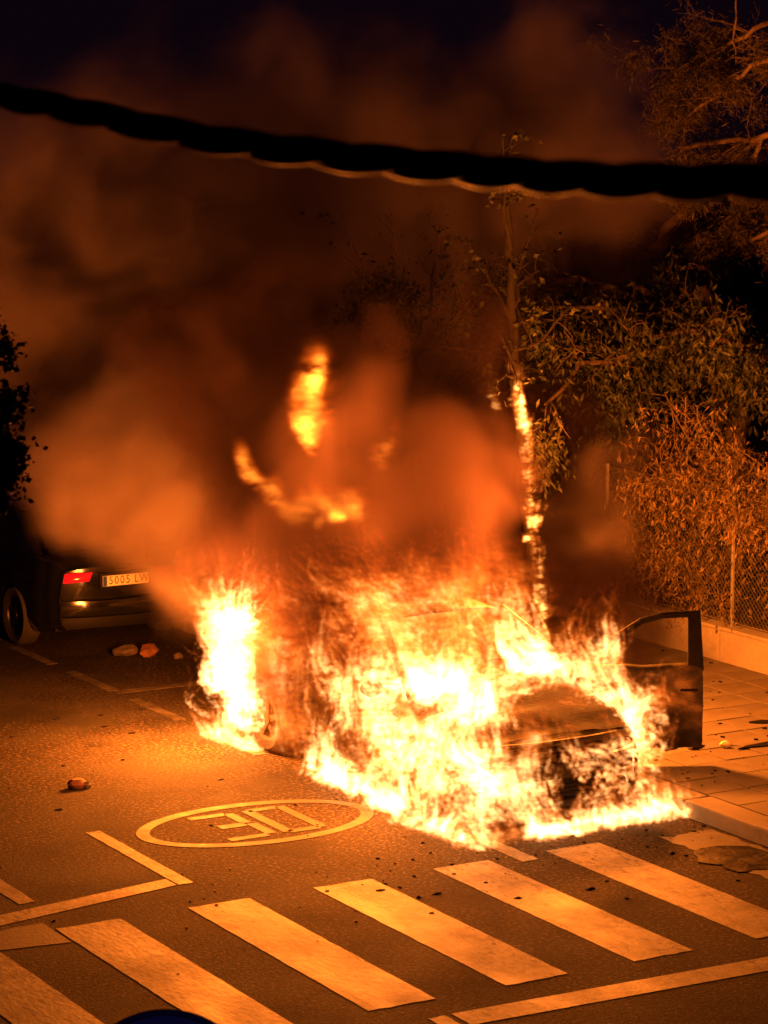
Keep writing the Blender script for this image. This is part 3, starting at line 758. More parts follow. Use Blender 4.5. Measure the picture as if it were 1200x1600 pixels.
# ------------------------------------------------------------------ trees and climbing plants
def jitter_path(P, amp, n=4):
    """resample a polyline with small random kinks"""
    P = [Vector(p) for p in P]; out = [P[0]]
    for a, b in zip(P, P[1:]):
        for k in range(1, n+1):
            q = a.lerp(b, k/n)
            if k < n or b is not P[-1]: q = q + Vector((random.gauss(0, amp), random.gauss(0, amp), random.gauss(0, amp*.6)))
            out.append(q)
    return out
def twigs(mb, path, r0, count, length, depth, tips, droop=0.0, spread=1.0, start=.25, n=4):
    """grow forked twigs along a path; collects the tip points for leaves"""
    for _ in range(count):
        t = random.uniform(start, 1.0); k = min(int(t*(len(path)-1)), len(path)-2)
        p = path[k].lerp(path[k+1], t*(len(path)-1)-k); d = (path[k+1]-path[k]).normalized()
        s = Vector((random.gauss(0, 1), random.gauss(0, 1), random.gauss(0, .7))); s = (s - d*s.dot(d)).normalized()
        v = (d*random.uniform(.3, .9) + s*spread).normalized()
        L = length*random.uniform(.5, 1.2); q = [p]
        for j in range(5):
            v = (v + Vector((random.gauss(0, .22), random.gauss(0, .22), random.gauss(0, .2)-droop))).normalized()
            q.append(q[-1] + v*L/5)
        r = r0*random.uniform(.6, 1.0)
        mb.tube(q, [r*(1-.16*j) for j in range(6)], n, cap=False)
        tips += q[2:]
        if depth > 0: twigs(mb, q, r*.55, random.randint(3, 5), L*.55, depth-1, tips, droop, spread, .15, 3)
def leaves(tips, n, size, droop, spread, aspect=.22, jit=.06, drop=(0, 0)):
    """one mesh of n bent leaves (two quads each) hung round the tip points"""
    V = []; Fc = []
    T = tips
    for i in range(n):
        c = Vector(random.choice(T)) + Vector((random.gauss(0, spread), random.gauss(0, spread), random.gauss(0, spread)))
        if drop[1] > 0: c.z -= random.uniform(*drop)
        d = Vector((random.gauss(0, 1), random.gauss(0, 1), random.gauss(0, .8) - droop)).normalized()
        w = d.cross(Vector((random.gauss(0, 1), random.gauss(0, 1), random.gauss(0, 1)))).normalized()
        nn = d.cross(w); L = size*random.uniform(.55, 1.25); W = L*aspect
        b = len(V); m_ = c + d*L*.5 + nn*L*.08; e = c + d*L + nn*L*random.uniform(-.15, .1)
        V += [tuple(c), tuple(m_ - w*W), tuple(m_ + w*W), tuple(e)]
        Fc += [(b, b+1, b+2), (b+1, b+3, b+2)]
    return MB().add(V, Fc)
def foliage(name, parent, mt, mbx):
    o = mbx.obj(name, mt, parent); o['kind'] = 'stuff'; return o

# burning street tree: charred leaning trunk, half of its crown already bare
t1 = thing('street_tree', 'slim street tree with a line of flames climbing its trunk', 'tree', (14.83, 22.5, .12))
o1 = Vector(t1.location); rel = lambda L, o: [Vector(p)-o for p in L]
tp = jitter_path(rel([(14.83, 22.5, .1), (14.76, 22.5, .7), (14.64, 22.5, 1.58), (14.48, 22.5, 2.75), (14.43, 22.5, 3.6), (14.40, 22.52, 4.4), (14.36, 22.55, 5.2)], o1), .012)
MB().tube(tp, [.075-.045*k/(len(tp)-1) for k in range(len(tp))], 10).obj('trunk', M_charbark, t1, smooth=True)
bt = MB(); tips1 = []
for L in ([(14.46, 22.5, 3.0), (14.3, 22.3, 3.15), (14.1, 22.2, 3.4)], [(14.45, 22.5, 3.2), (14.7, 22.4, 3.3), (14.95, 22.3, 3.6)], [(14.44, 22.5, 3.5), (14.3, 22.7, 3.9), (14.15, 22.8, 4.3)],
          [(14.43, 22.5, 3.6), (14.6, 22.6, 4.0), (14.8, 22.6, 4.6)], [(14.46, 22.5, 2.95), (14.35, 22.45, 2.98), (14.1, 22.4, 2.9)], [(14.42, 22.5, 4.2), (14.3, 22.5, 4.7), (14.25, 22.4, 5.3)]):
    q = jitter_path(rel(L, o1), .02, 3); bt.tube(q, [.022*(1-.09*k) for k in range(len(q))], 6)
    twigs(bt, q, .009, 6, .42, 2, tips1, .02)
bt.obj('branches', M_charbark, t1)
foliage('leaves', t1, M_leaf, leaves(tips1, 260, .085, .5, .03, .26))
cl = [p for p in tips1 if p.x + o1.x > 14.6] or tips1
foliage('leaf_clump', t1, M_leaf, leaves([Vector((14.05, 22.4, 2.98))-o1, Vector((14.15, 22.4, 2.9))-o1, Vector((14.6, 22.4, 3.62))-o1, Vector((14.62, 22.4, 3.5))-o1], 150, .09, .5, .05, .26))

# second street tree, farther off, half lost in the smoke
t2 = thing('street_tree', 'thin street tree with bare twigs fading into the smoke', 'tree', (14.9, 25.0, .12))
o2 = Vector(t2.location)
tp = jitter_path(rel([(14.9, 25, .1), (14.88, 25, 1.2), (14.83, 25, 2.4), (14.78, 25, 3.1)], o2), .015)
MB().tube(tp, [.07-.03*k/(len(tp)-1) for k in range(len(tp))], 10).obj('trunk', M_bark, t2, smooth=True)
bt = MB(); tips2 = []
for L in ([(14.78, 25, 3.0), (14.4, 24.9, 3.1), (13.9, 24.8, 3.25), (13.55, 24.7, 3.3)], [(14.78, 25, 3.05), (14.5, 24.9, 3.4), (14.2, 24.9, 3.7), (13.95, 24.8, 4.1)], [(14.78, 25, 3.1), (14.62, 25, 3.6), (14.6, 25.1, 4.3)],
          [(14.78, 25, 3.1), (15.0, 25, 3.4), (15.1, 25.0, 4.0), (15.1, 25.1, 4.6)], [(14.8, 25, 2.95), (15.1, 24.9, 3.05), (15.5, 24.8, 3.0)], [(14.78, 25, 2.95), (14.4, 24.8, 2.9), (14.0, 24.7, 2.85)], [(14.8, 25, 3.0), (15.15, 24.9, 3.3), (15.5, 24.9, 3.6)]):
    q = jitter_path(rel(L, o2), .03, 3); bt.tube(q, [.024*(1-.08*k) for k in range(len(q))], 6)
    twigs(bt, q, .009, 8, .6, 2, tips2, -.02)
bt.obj('branches', M_bark, t2)
cc = [Vector((14.25, 24.9, 3.5))-o2, Vector((14.35, 24.9, 3.65))-o2, Vector((14.45, 24.9, 3.4))-o2, Vector((14.55, 24.9, 3.55))-o2, Vector((14.3, 24.9, 3.3))-o2]
foliage('leaves', t2, M_leaf, leaves(cc, 1500, .09, .3, .13, .25))
foliage('sparse_leaves', t2, M_leaf, leaves(tips2, 320, .08, .4, .04, .26))

# broad tree behind the fence with long hanging leaves
t3 = thing('broadleaf_tree', 'broad tree behind the fence with long hanging leaves over the pavement', 'tree', (17.7, 23.0, .5))
o3 = Vector(t3.location)
tp = jitter_path(rel([(17.7, 22.95, .3), (17.7, 23.04, 1.9), (17.68, 23.12, 2.7), (17.6, 23.3, 3.4), (17.5, 23.5, 3.7)], o3), .03)
MB().tube(tp, [.15-.08*k/(len(tp)-1) for k in range(len(tp))], 12).obj('trunk', M_bark, t3, smooth=True)
bt = MB(); tips3 = []
limbs3 = [[(17.68, 23.1, 2.6), (17.2, 23.4, 3.2), (16.6, 23.8, 3.5), (15.9, 24.2, 3.5)], [(17.6, 23.3, 3.2), (17.1, 24.2, 3.5), (16.6, 25.2, 3.6), (16.0, 25.8, 3.4)],
          [(17.7, 23.0, 2.4), (17.2, 22.7, 2.9), (16.8, 22.2, 3.2), (16.6, 21.6, 3.2)], [(17.6, 23.3, 3.3), (17.0, 24.6, 3.7), (16.4, 25.4, 3.8)],
          [(17.65, 23.2, 3.1), (17.0, 23.0, 3.3), (16.3, 23.0, 3.2), (15.8, 23.2, 2.9)], [(17.65, 23.2, 3.0), (16.6, 23.0, 3.15), (15.6, 22.95, 2.95), (15.1, 22.9, 2.6)], [(17.7, 23.1, 2.8), (17.9, 22.4, 3.2), (17.8, 21.6, 3.3), (17.6, 20.8, 3.1)]]
for L in limbs3:
    q = jitter_path(rel(L, o3), .06, 3); bt.tube(q, [.05*(1-.075*k) for k in range(len(q))], 7)
    twigs(bt, q, .014, 10, .7, 2, tips3, .12)
bt.obj('branches', M_bark, t3)
foliage('foliage', t3, M_leaf, leaves(tips3, 15000, .105, 1.3, .075, .15, drop=(0, .42)))

# pine on the bank, upper right: lit limbs and hanging needle tufts
t4 = thing('pine_tree', 'tall pine on the bank with fire lit limbs and ragged needles', 'tree', (19.2, 23.2, .8))
o4 = Vector(t4.location)
tp = jitter_path(rel([(19.3, 22.0, .7), (19.25, 22.0, 3.0), (19.1, 22.0, 5.0), (18.95, 22.0, 7.2), (18.9, 22.0, 9.0)], o4), .04)
MB().tube(tp, [.2-.1*k/(len(tp)-1) for k in range(len(tp))], 12).obj('trunk', M_barkpale, t4, smooth=True)
bt = MB(); tips4 = []
limbs4 = [([(18.6, 26.7, 2.95), (18.6, 26.39, 3.58), (18.6, 26.13, 3.86), (18.6, 25.75, 4.17), (18.6, 25.26, 4.52), (18.6, 24.61, 5.0), (18.7, 23.81, 5.4), (18.95, 22.0, 6.0)], .1),
          ([(18.9, 22.0, 5.36), (18.6, 22.82, 5.36), (18.6, 23.81, 5.31), (18.6, 24.61, 5.24), (18.6, 25.46, 5.17)], .05), ([(18.6, 23.92, 5.28), (18.6, 24.2, 4.97), (18.6, 24.48, 4.61)], .028),
          ([(18.9, 22.0, 6.9), (18.6, 22.87, 6.74), (18.6, 23.96, 6.52), (18.6, 24.41, 6.37), (18.6, 25.24, 6.18), (18.6, 25.9, 5.9)], .04), ([(18.9, 22.0, 6.6), (18.5, 22.75, 6.41), (18.45, 23.83, 6.08), (18.45, 24.63, 5.75), (18.5, 25.47, 5.39)], .035),
          ([(18.6, 23.2, 6.3), (18.6, 23.83, 6.2), (18.6, 24.41, 6.16), (18.6, 25.06, 6.09)], .02), ([(18.6, 24.43, 6.8), (18.6, 24.4, 6.52), (18.6, 24.41, 6.1)], .012), ([(18.9, 22.1, 4.6), (18.7, 23.0, 4.5), (18.6, 24.0, 4.2), (18.6, 24.9, 3.9)], .035)]
for L, r in limbs4:
    q = jitter_path(rel(L, o4), .03, 3); bt.tube(q, [r*(1-.045*k/1.0*1.0) if k < 18 else r*.2 for k in range(len(q))], 8)
    twigs(bt, q, .009, 9 if r > .02 else 3, .75, 2, tips4, .05, start=.3)
o = bt.obj('branches', M_barkpale, t4); o.data.shade_smooth()
tuft = random.sample(tips4, max(60, len(tips4)//9))
foliage('needles', t4, M_needle, leaves(tuft, 26000, .10, .7, .075, .06, drop=(0, .12)))

# dry climber on the fence
t5 = thing('climbing_plant', 'dry climbing plant with pale hanging leaves on the wire fence', 'plant', (16.25, 22.0, .48))
o5 = Vector(t5.location); bt = MB(); tips5 = []
for k in range(30):
    y = random.choice((random.uniform(20.3, 21.2), random.gauss(21.9, .35), random.gauss(22.3, .5))); h = random.uniform(.6, 1.7) if y > 21.2 else random.uniform(1.2, 1.8)
    q = jitter_path(rel([(16.27, y, .45), (16.25, y+random.gauss(0, .12), .45+h*.5), (16.22, y+random.gauss(0, .2), .45+h)], o5), .03, 4)
    if y < 21.2: q = q[5:]
    bt.tube(q, .006, 4, cap=False); twigs(bt, q, .004, 5, .35, 1, tips5, .1)
for k in range(16):
    y = random.uniform(20.2, 22.6); q = jitter_path(rel([(16.5, y, 1.7), (16.25, y+random.gauss(0, .2), 1.95), (16.05, y+random.gauss(0, .3), 1.75)], o5), .03, 3)
    bt.tube(q, .007, 4, cap=False); twigs(bt, q, .004, 7, .4, 1, tips5, .12)
for k in range(14):
    y = random.uniform(20.1, 22.4); q = jitter_path(rel([(16.4, y, 1.6), (16.3, y+random.gauss(0, .15), 2.1), (16.15, y+random.gauss(0, .3), random.uniform(2.2, 2.75))], o5), .04, 3)
    bt.tube(q, .006, 4, cap=False); twigs(bt, q, .004, 5, .35, 1, tips5, .1, start=.4)
bt.obj('stems', M_dryleaf, t5)
foliage('dry_leaves', t5, M_dryleaf, leaves(tips5, 7500, .075, 1.6, .05, .13, drop=(0, .22)))

# shrubs and undergrowth on the bank behind the fence
sh_t = []
for k in range(420):
    y = random.uniform(19, 30); sh_t.append(Vector((random.uniform(16.7, 19.0), y, random.uniform(.5, 1.9))))
o = foliage('undergrowth', None, M_dryleaf, leaves(sh_t, 7000, .12, 1.2, .22, .15)); setp(o, 'dry undergrowth on the bank behind the wire fence', 'undergrowth')

# tree on the near left, only the dark edge of its crown reaches into the picture
t6 = thing('plane_tree', 'dark leafy crown reaching in at the left edge above the black saloon', 'tree', (3.07, 9.7, .1))
o6 = Vector((3.1, 9.7, .0))
tp = jitter_path(rel([(3.1, 9.7, 0), (3.12, 9.7, 1.8), (3.15, 9.72, 3.2), (3.2, 9.8, 4.6), (3.2, 9.8, 5.6)], o6), .02)
MB().tube(tp, [.12-.07*k/(len(tp)-1) for k in range(len(tp))], 10).obj('trunk', M_bark, t6, smooth=True)
bt = MB(); tips6 = []
for L in ([(3.15, 9.72, 3.3), (3.6, 9.85, 3.9), (3.98, 10.0, 4.27)], [(3.15, 9.72, 3.0), (3.6, 9.8, 3.6), (3.99, 9.95, 4.12)], [(3.2, 9.8, 4.0), (3.6, 9.9, 4.3), (3.96, 10.0, 4.42)], [(3.2, 9.7, 3.2), (3.7, 9.85, 3.8), (4.02, 9.95, 4.0)],
          [(3.2, 9.8, 4.2), (2.8, 9.6, 4.8), (2.4, 9.4, 5.0)], [(3.2, 9.8, 4.4), (3.0, 10.3, 5.0), (2.9, 10.8, 5.2)]):
    q = jitter_path(rel(L, o6), .015, 3); bt.tube(q, [.03*(1-.08*k) for k in range(len(q))], 6); twigs(bt, q, .008, 16, .2, 1, tips6, .03, start=.5)
bt.obj('branches', M_bark, t6)
foliage('foliage', t6, M_leaf, leaves(tips6, 26000, .03, .4, .026, .42))

# ------------------------------------------------------------------ near things: overhead cable, road sign
cab = thing('overhead_cable', 'thick black twisted cable strung across the view overhead', 'cable', (2.0, 3.6, 5.4))
oc = Vector(cab.location)
Pc = [(-1.0, 24.0, 8.2), (.4, 14.0, 6.75), (1.05, 9.2, 6.02), (1.560, 6.725, 5.705), (1.909, 4.739, 5.491), (2.036, 4.187, 5.419), (2.078, 3.809, 5.392), (2.096, 3.446, 5.375), (2.090, 3.098, 5.365), (2.130, 2.725, 5.367), (2.190, 2.229, 5.396), (2.25, 1.7, 5.44), (2.32, .6, 5.56), (2.6, -4.0, 6.2)]
def spline(P, n):
    P = [Vector(p) for p in P]; P = [P[0]*2-P[1]] + P + [P[-1]*2-P[-2]]; out = []
    for i in range(1, len(P)-2):
        for k in range(n):
            t = k/n; a, b, c, d = P[i-1:i+3]
            out.append(.5*((2*b) + (c-a)*t + (2*a-5*b+4*c-d)*t*t + (3*b-a-3*c+d)*t**3))
    return out + [P[-2]]
axis = spline(Pc, 26)
s_acc = [0]
for a, b in zip(axis, axis[1:]): s_acc.append(s_acc[-1] + (b-a).length)
for j in range(3):
    q = []
    for k, p in enumerate(axis):
        d = (axis[min(k+1, len(axis)-1)] - axis[max(k-1, 0)]).normalized(); u = d.cross(Vector((0, 0, 1))).normalized(); w = u.cross(d)
        a = s_acc[k]/.52*2*PI + j*2*PI/3 + .9*math.sin(s_acc[k]*2.6)
        q.append(p + (u*math.cos(a) + w*math.sin(a))*.0125 - oc)
    st_ = MB().tube(q, .0148, 12); st_.obj('strand', M_cable, cab, smooth=True)
sg = thing('round_sign', 'round dark blue road sign whose top edge peeks in at the bottom', 'sign', (3.6, 7.665, 0))
fd = Vector((-math.sin(YAW), -math.cos(YAW), .0)).normalized()
Mz = Matrix.Rotation(math.atan2(fd.y, fd.x), 4, 'Z') @ Matrix.Rotation(PI/2, 4, 'Y')      # local z -> towards the street
MB().tube([(-fd.x*.05, -fd.y*.05, 0), (-fd.x*.05, -fd.y*.05, 2.5)], .03, 12).obj('pole', M_galv, sg)
T_ = Matrix.Translation((0, 0, 2.29)) @ Mz
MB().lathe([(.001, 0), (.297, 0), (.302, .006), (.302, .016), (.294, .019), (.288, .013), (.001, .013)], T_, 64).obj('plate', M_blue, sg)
rimo = MB().lathe([(.284, .0145), (.300, .0195), (.3035, .010), (.3035, .004)], T_, 64).obj('rim', M_trim, sg)
MB().box((-.25, -.012, .0135), (.05, .03, .017), T_).obj('symbol_bar', M_paleblue, sg)
MB().box((-.22, -.15, .0135), (-.12, -.075, .017), T_).obj('symbol_block', M_paleblue, sg)

# ------------------------------------------------------------------ litter and debris round the fire
def rock(name, label, cat, loc, r, mt, seed, amp=.7, group=None, sub=2):
    mb = MB(); blob(mb, (0, 0, r[2]*.75), r, seed, amp, sub); o = mb.obj(name, mt); o.location = loc; o.rotation_euler = (0, 0, seed*1.3)
    return setp(o, label, cat, group)
rock('brick_lump', 'orange broken brick lying on the road behind the black saloon', 'brick', (11.55, 24.9, 0), (.15, .09, .07), M_brick, 3, .3)
rock('rubble_lump', 'dull lump of rubble just left of the broken brick', 'rubble', (11.36, 25.05, 0), (.16, .09, .06), M_rubble, 5, .4)
rock('rubble_chip', 'small pale chip of rubble right of the broken brick', 'rubble', (11.75, 24.62, 0), (.07, .05, .035), M_rubble, 8, .4)
em = thing('charred_lump', 'reddish charred lump lying alone on the open road left of the fire', 'debris', (8.65, 20.09, 0))
mb = MB(); blob(mb, (0, 0, .04), (.085, .055, .045), 12, .45); smooth_by_angle(mb.obj('lump', M_brick, em), 30)
mb = MB(); blob(mb, (.075, -.03, .03), (.04, .03, .03), 14, .5); smooth_by_angle(mb.obj('chip', M_rubble, em), 30)
bo = thing('plastic_bottle', 'clear plastic bottle glinting on the pavement under the open door', 'bottle', (13.62, 18.28, .135), R_(28))
Mb = Matrix.Translation((0, 0, .034)) @ Matrix.Rotation(PI/2, 4, 'Y')
smooth_by_angle(MB().lathe([(.001, -.1), (.03, -.1), (.033, -.09), (.031, -.03), (.033, .0), (.031, .04), (.033, .06), (.014, .105), (.013, .12), (.001, .12)], Mb, 16).obj('body', M_bottle, bo), 50)
MB().lathe([(.001, .118), (.016, .118), (.016, .135), (.001, .135)], Mb, 12).obj('cap', mat('white_cap', (.7, .7, .7), .4), bo)
bo2 = thing('glass_bottle', 'green glass bottle lying beside the clear one by the open door', 'bottle', (13.40, 18.36, .135), R_(10))
smooth_by_angle(MB().lathe([(.001, -.09), (.03, -.09), (.032, -.08), (.032, .03), (.013, .08), (.012, .13), (.015, .132), (.015, .145), (.001, .145)], Mb, 16).obj('body', M_bglass, bo2), 50)
rock('white_lump', 'pale crumpled scrap on the pavement at the tip of the open door', 'scrap', (13.86, 18.16, .135), (.05, .035, .03), mat('pale_scrap', (.7, .62, .5), .8), 21, .5)
def flake(name, label, cat, loc, L, W, seed, mt, group=None):
    rr = random.Random(seed); n = 14; P = []
    for k in range(n):
        a = 2*PI*k/n; P.append((math.cos(a)*L*rr.uniform(.6, 1.1), math.sin(a)*W*rr.uniform(.5, 1.2)))
    mb = MB(); mb.prism(P, .0, .012); o = mb.obj(name, mt); o.location = loc; o.rotation_euler = (0, 0, rr.uniform(-.4, .4)); return setp(o, label, cat, group)
flake('charred_strip', 'long charred strip lying across the pavement right of the open door', 'debris', (14.2, 18.05, .134), .34, .06, 4, M_black)
flake('charred_flake', 'charred flake on the pavement farther back near the wall', 'debris', (14.75, 18.75, .134), .17, .06, 6, M_black)
# wet soot patch on the road by the kerb, and the pond of black melt under the bumper
sm_ = MB(); P = []
for k in range(26):
    a = 2*PI*k/26; P.append((math.cos(a)*(.30+.10*mnoise.noise((math.cos(a)*2, math.sin(a)*2, 1))), math.sin(a)*(.36+.16*mnoise.noise((math.cos(a)*2, math.sin(a)*2, 5)))))
o = sm_.prism(P, -.02, .009).obj('water_puddle', M_soot); o.location = (12.08, 15.62, 0); o['kind'] = 'structure'
# scattered bits of ash and charred plastic, too many and too small to count
bits = MB()
for k in range(220):
    if random.random() < .6: x = random.gauss(11.4, 1.3); y = 16.6 + random.gauss(0, .55)
    else: x = random.uniform(7.2, 12.4); y = random.uniform(15, 24)
    if x > KX0 - .05: continue
    s_ = random.choice((.004, .005, .006, .008, .013)); a = random.uniform(0, PI)
    Mx = Matrix.Translation((x, y, .003)) @ Matrix.Rotation(a, 4, 'Z')
    bits.box((-s_, -s_*.6, -.003), (s_, s_*.6, s_*.6), Mx)
for k in range(160):
    x = random.uniform(12.8, 16.0); y = random.gauss(18.5, 2.2); s_ = random.choice((.006, .008, .012, .018)); a = random.uniform(0, PI)
    bits.box((-s_, -s_*.5, -.003), (s_, s_*.5, s_*.4), Matrix.Translation((x, y, .136)) @ Matrix.Rotation(a, 4, 'Z'))
for k in range(18):
    x, y = (random.uniform(8.2, 12.3), random.uniform(19.2, 24.8)) if k < 9 else (random.uniform(8.6, 12.3), random.uniform(15.2, 16.6))
    if 10.3 < x and 17 < y < 21.6: x -= 2.2
    s_ = random.uniform(.018, .05); blob(bits, (x, y, .004), (s_, s_*random.uniform(.4, .8), s_*random.uniform(.2, .4)), 40+k, .9, 1)
o = bits.obj('ash_flakes', M_black); setp(o, 'ash and charred bits strewn over the road and pavement', 'ash', None, 'stuff')

def fire_mat(name, k, hot=(1, .38, .11), warm=(1, .2, .018)):
    """flame gas: thin gas glows deep orange, dense gas yellow to white"""
    M = bpy.data.materials.new(name); M.use_nodes = True; nt = M.node_tree; nt.nodes.clear(); l = nt.links
    o = nt.nodes.new('ShaderNodeOutputMaterial'); e = nt.nodes.new('ShaderNodeEmission'); a = nt.nodes.new('ShaderNodeVolumeInfo')
    mm = nt.nodes.new('ShaderNodeMath'); mm.operation = 'MULTIPLY'; mm.inputs[1].default_value = k
    l.new(a.outputs['Density'], mm.inputs[0]); l.new(mm.outputs[0], e.inputs['Strength'])
    cr = nt.nodes.new('ShaderNodeValToRGB'); el = cr.color_ramp.elements
    el[0].position = 0.0; el[0].color = (1, .10, .004, 1); el[1].position = 1.0; el[1].color = (*hot, 1)
    x = el.new(.25); x.color = (*warm, 1)
    md = nt.nodes.new('ShaderNodeMath'); md.operation = 'MULTIPLY'; md.inputs[1].default_value = .3; l.new(a.outputs['Density'], md.inputs[0]); l.new(md.outputs[0], cr.inputs[0]); l.new(cr.outputs[0], e.inputs['Color'])
    l.new(e.outputs[0], o.inputs['Volume']); return M
DET = fft_noise((128, 128, 128), 3, 60, 1.3, RNG, (1, 1, .33))
def finish(G, lo_, amp, cut, pw=1.25):
    rep = [int(math.ceil(a/128)) for a in G.shape]
    D = np.tile(DET, rep)[:G.shape[0], :G.shape[1], :G.shape[2]]
    G = G + 1.35*(G - blur(G, 2.2))                 # crisper threads with darker gaps between them
    G = np.clip(G, 0, None)*np.clip(lo_+amp*D, 0, 3.0); G = np.maximum(G-cut, 0); G = G**pw
    # nothing burns below the road
    return G
VF = .0125
F = Fire((10.05, 16.5, 0.004), (13.0, 21.75, 2.35), VF)
def S_(n, x, y, z, h, inten, sig=1.0, keep=.6, cell=.09, sd=.45, **kw):
    if sig < 1: n = int(n*.62); inten *= 2.8; h *= 1.15; kw.setdefault('turb', 1.0); kw.setdefault('turb2', .5)
    elif sig < 3: inten *= .75
    p = clump(pts(int(n/keep), x, y, z), cell, keep, (n*7+int(100*inten)) % 23)
    F.source(p, np.minimum(hts(len(p), h, sd), h*2.6), inten, sig, seedz=n % 13, **kw)
A, B, C = .75, 1.7, 4.0
# near side of the car: sill, wing, doors, all burning
S_(2600, (10.40, 10.60), (17.1, 19.5), (0.0, .1), .34, .8, A, keep=.5)
S_(2400, (10.48, 10.60), (17.1, 19.3), (.2, .95), .40, .75, A, keep=.5)
S_(500, (10.45, 10.6), (17.0, 19.0), (.1, .95), .5, .6, B)
# bonnet's near half and the foot of the windscreen
S_(3000, (10.6, 11.15), (17.2, 18.5), (.75, .98), .42, .9, A, keep=.6)
S_(700, (10.6, 11.15), (17.3, 18.6), (.78, 1.0), .5, .9, B)
S_(90, (10.6, 11.3), (17.5, 18.5), (.8, 1.0), .5, .3, C)
S_(2200, (10.7, 12.2), (17.72, 18.45), (.9, 1.05), .24, .9, A)
S_(500, (10.8, 12.15), (17.75, 18.4), (.9, 1.0), .26, .9, B)
S_(360, (10.8, 12.2), (18.1, 18.5), (.95, 1.1), .28, .7, B)
S_(900, (11.75, 12.2), (18.0, 18.4), (.95, 1.1), .42, .9, A)
S_(120, (11.8, 12.15), (18.05, 18.4), (.95, 1.1), .42, .8, B)
# far wing and headlamp column
S_(1300, (12.10, 12.38), (17.1, 17.8), (.1, .85), .5, .9, A)
S_(260, (12.12, 12.36), (17.15, 17.7), (.35, .9), .55, .9, B)
# grille and bumper
S_(900, (10.65, 12.3), (16.9, 17.04), (.2, .62), .17, .8, A, keep=.4)
S_(1300, (10.6, 11.35), (16.9, 17.04), (.1, .72), .32, .8, A, keep=.55)
S_(260, (10.6, 11.3), (16.95, 17.1), (.1, .72), .32, .7, B, keep=.55)
# burning pool under and before the bumper
S_(3600, (10.45, 12.5), (16.75, 17.05), (0, .03), .17, .9, A, keep=.75, sd=.5)
S_(600, (10.5, 12.45), (16.8, 17.05), (0, .03), .17, .9, B, keep=.75)
S_(600, (12.3, 12.66), (16.72, 17.2), (0, .03), .18, .9, A, keep=.7)
S_(900, (10.35, 10.6), (17.0, 18.4), (0, .03), .2, .9, A, keep=.7)
# cabin: tall orange fire pouring out of the window openings
S_(2600, (10.5, 12.1), (18.3, 20.4), (.75, 1.45), .5, .19, B, keep=.45, cell=.16, wind=(-.25, .1, 0))
S_(2600, (10.45, 12.1), (18.3, 20.2), (.9, 1.5), .55, .25, A, keep=.4, cell=.14, wind=(-.25, .1, 0), turb=.9, turb2=.5)
S_(420, (10.5, 11.9), (18.4, 20.3), (.9, 1.6), .6, .10, C, keep=.5, cell=.2, wind=(-.25, .1, 0))
# emission added along the near flank for fire lit smoke; flames forward and over the roof
S_(260, (10.38, 10.7), (18.9, 20.6), (.1, 1.2), .6, .10, C, keep=.6, cell=.2, wind=(-.2, .1, 0))
S_(700, (10.40, 10.6), (19.0, 20.4), (.1, 1.0), .5, .20, B, keep=.4, cell=.14, wind=(-.2, .1, 0))
S_(900, (10.34, 10.48), (17.3, 18.6), (.0, .6), .34, .8, A, keep=.6)
S_(260, (10.36, 10.5), (17.3, 18.8), (.1, .7), .4, .7, B, keep=.6)
S_(1500, (10.5, 10.8), (16.88, 17.3), (.0, .7), .36, .8, A, keep=.6)
S_(300, (10.5, 10.9), (16.9, 17.2), (.0, .6), .4, .8, B, keep=.6)
S_(1400, (10.45, 10.62), (17.2, 18.6), (.4, 1.0), .5, .8, A, keep=.5)
S_(3000, (10.4, 12.0), (18.0, 19.2), (1.0, 1.65), .5, .30, A, keep=.4, cell=.14, wind=(-.25, .1, 0))
S_(1500, (10.4, 12.0), (18.0, 19.2), (1.0, 1.65), .5, .30, B, keep=.5, cell=.16, wind=(-.25, .1, 0))
S_(500, (10.3, 12.0), (18.0, 19.6), (1.0, 1.8), .6, .14, C, keep=.6, cell=.2, wind=(-.25, .1, 0))
# near rear corner
S_(2000, (10.40, 10.62), (20.5, 21.35), (.15, .6), .5, 1.2, A)
S_(2000, (10.42, 10.75), (20.6, 21.4), (.5, 1.15), .46, 1.2, A)
S_(500, (10.42, 10.66), (20.6, 21.3), (.3, 1.1), .6, 1.4, B)
S_(700, (10.36, 10.62), (20.3, 21.3), (0, .03), .16, 1.0, A)
S_(700, (10.36, 10.5), (20.25, 20.9), (0, .5), .42, .8, A, keep=.6)
S_(160, (10.36, 10.5), (20.25, 20.9), (0, .6), .5, .3, B, keep=.7)
S_(500, (12.36, 12.62), (17.95, 18.25), (.9, 1.15), .26, .6, A, keep=.5)
S_(200, (10.38, 10.55), (19.2, 20.6), (.1, 1.0), .6, .16, C, keep=.7)  # more added glow for the lit smoke along the flank
S_(700, (10.38, 10.55), (19.3, 20.6), (.1, .9), .5, .3, A, keep=.5)
G = finish(F.grid(), .8, .35, .06, 1.2)
print('fire field', G.shape, float(G.max()), float((G > 0).mean()))
volume('car_fire', G, F.lo, VF, fire_mat('fire', 3.0), 'white hot flames wrapped round the burning hatchback', 'fire')

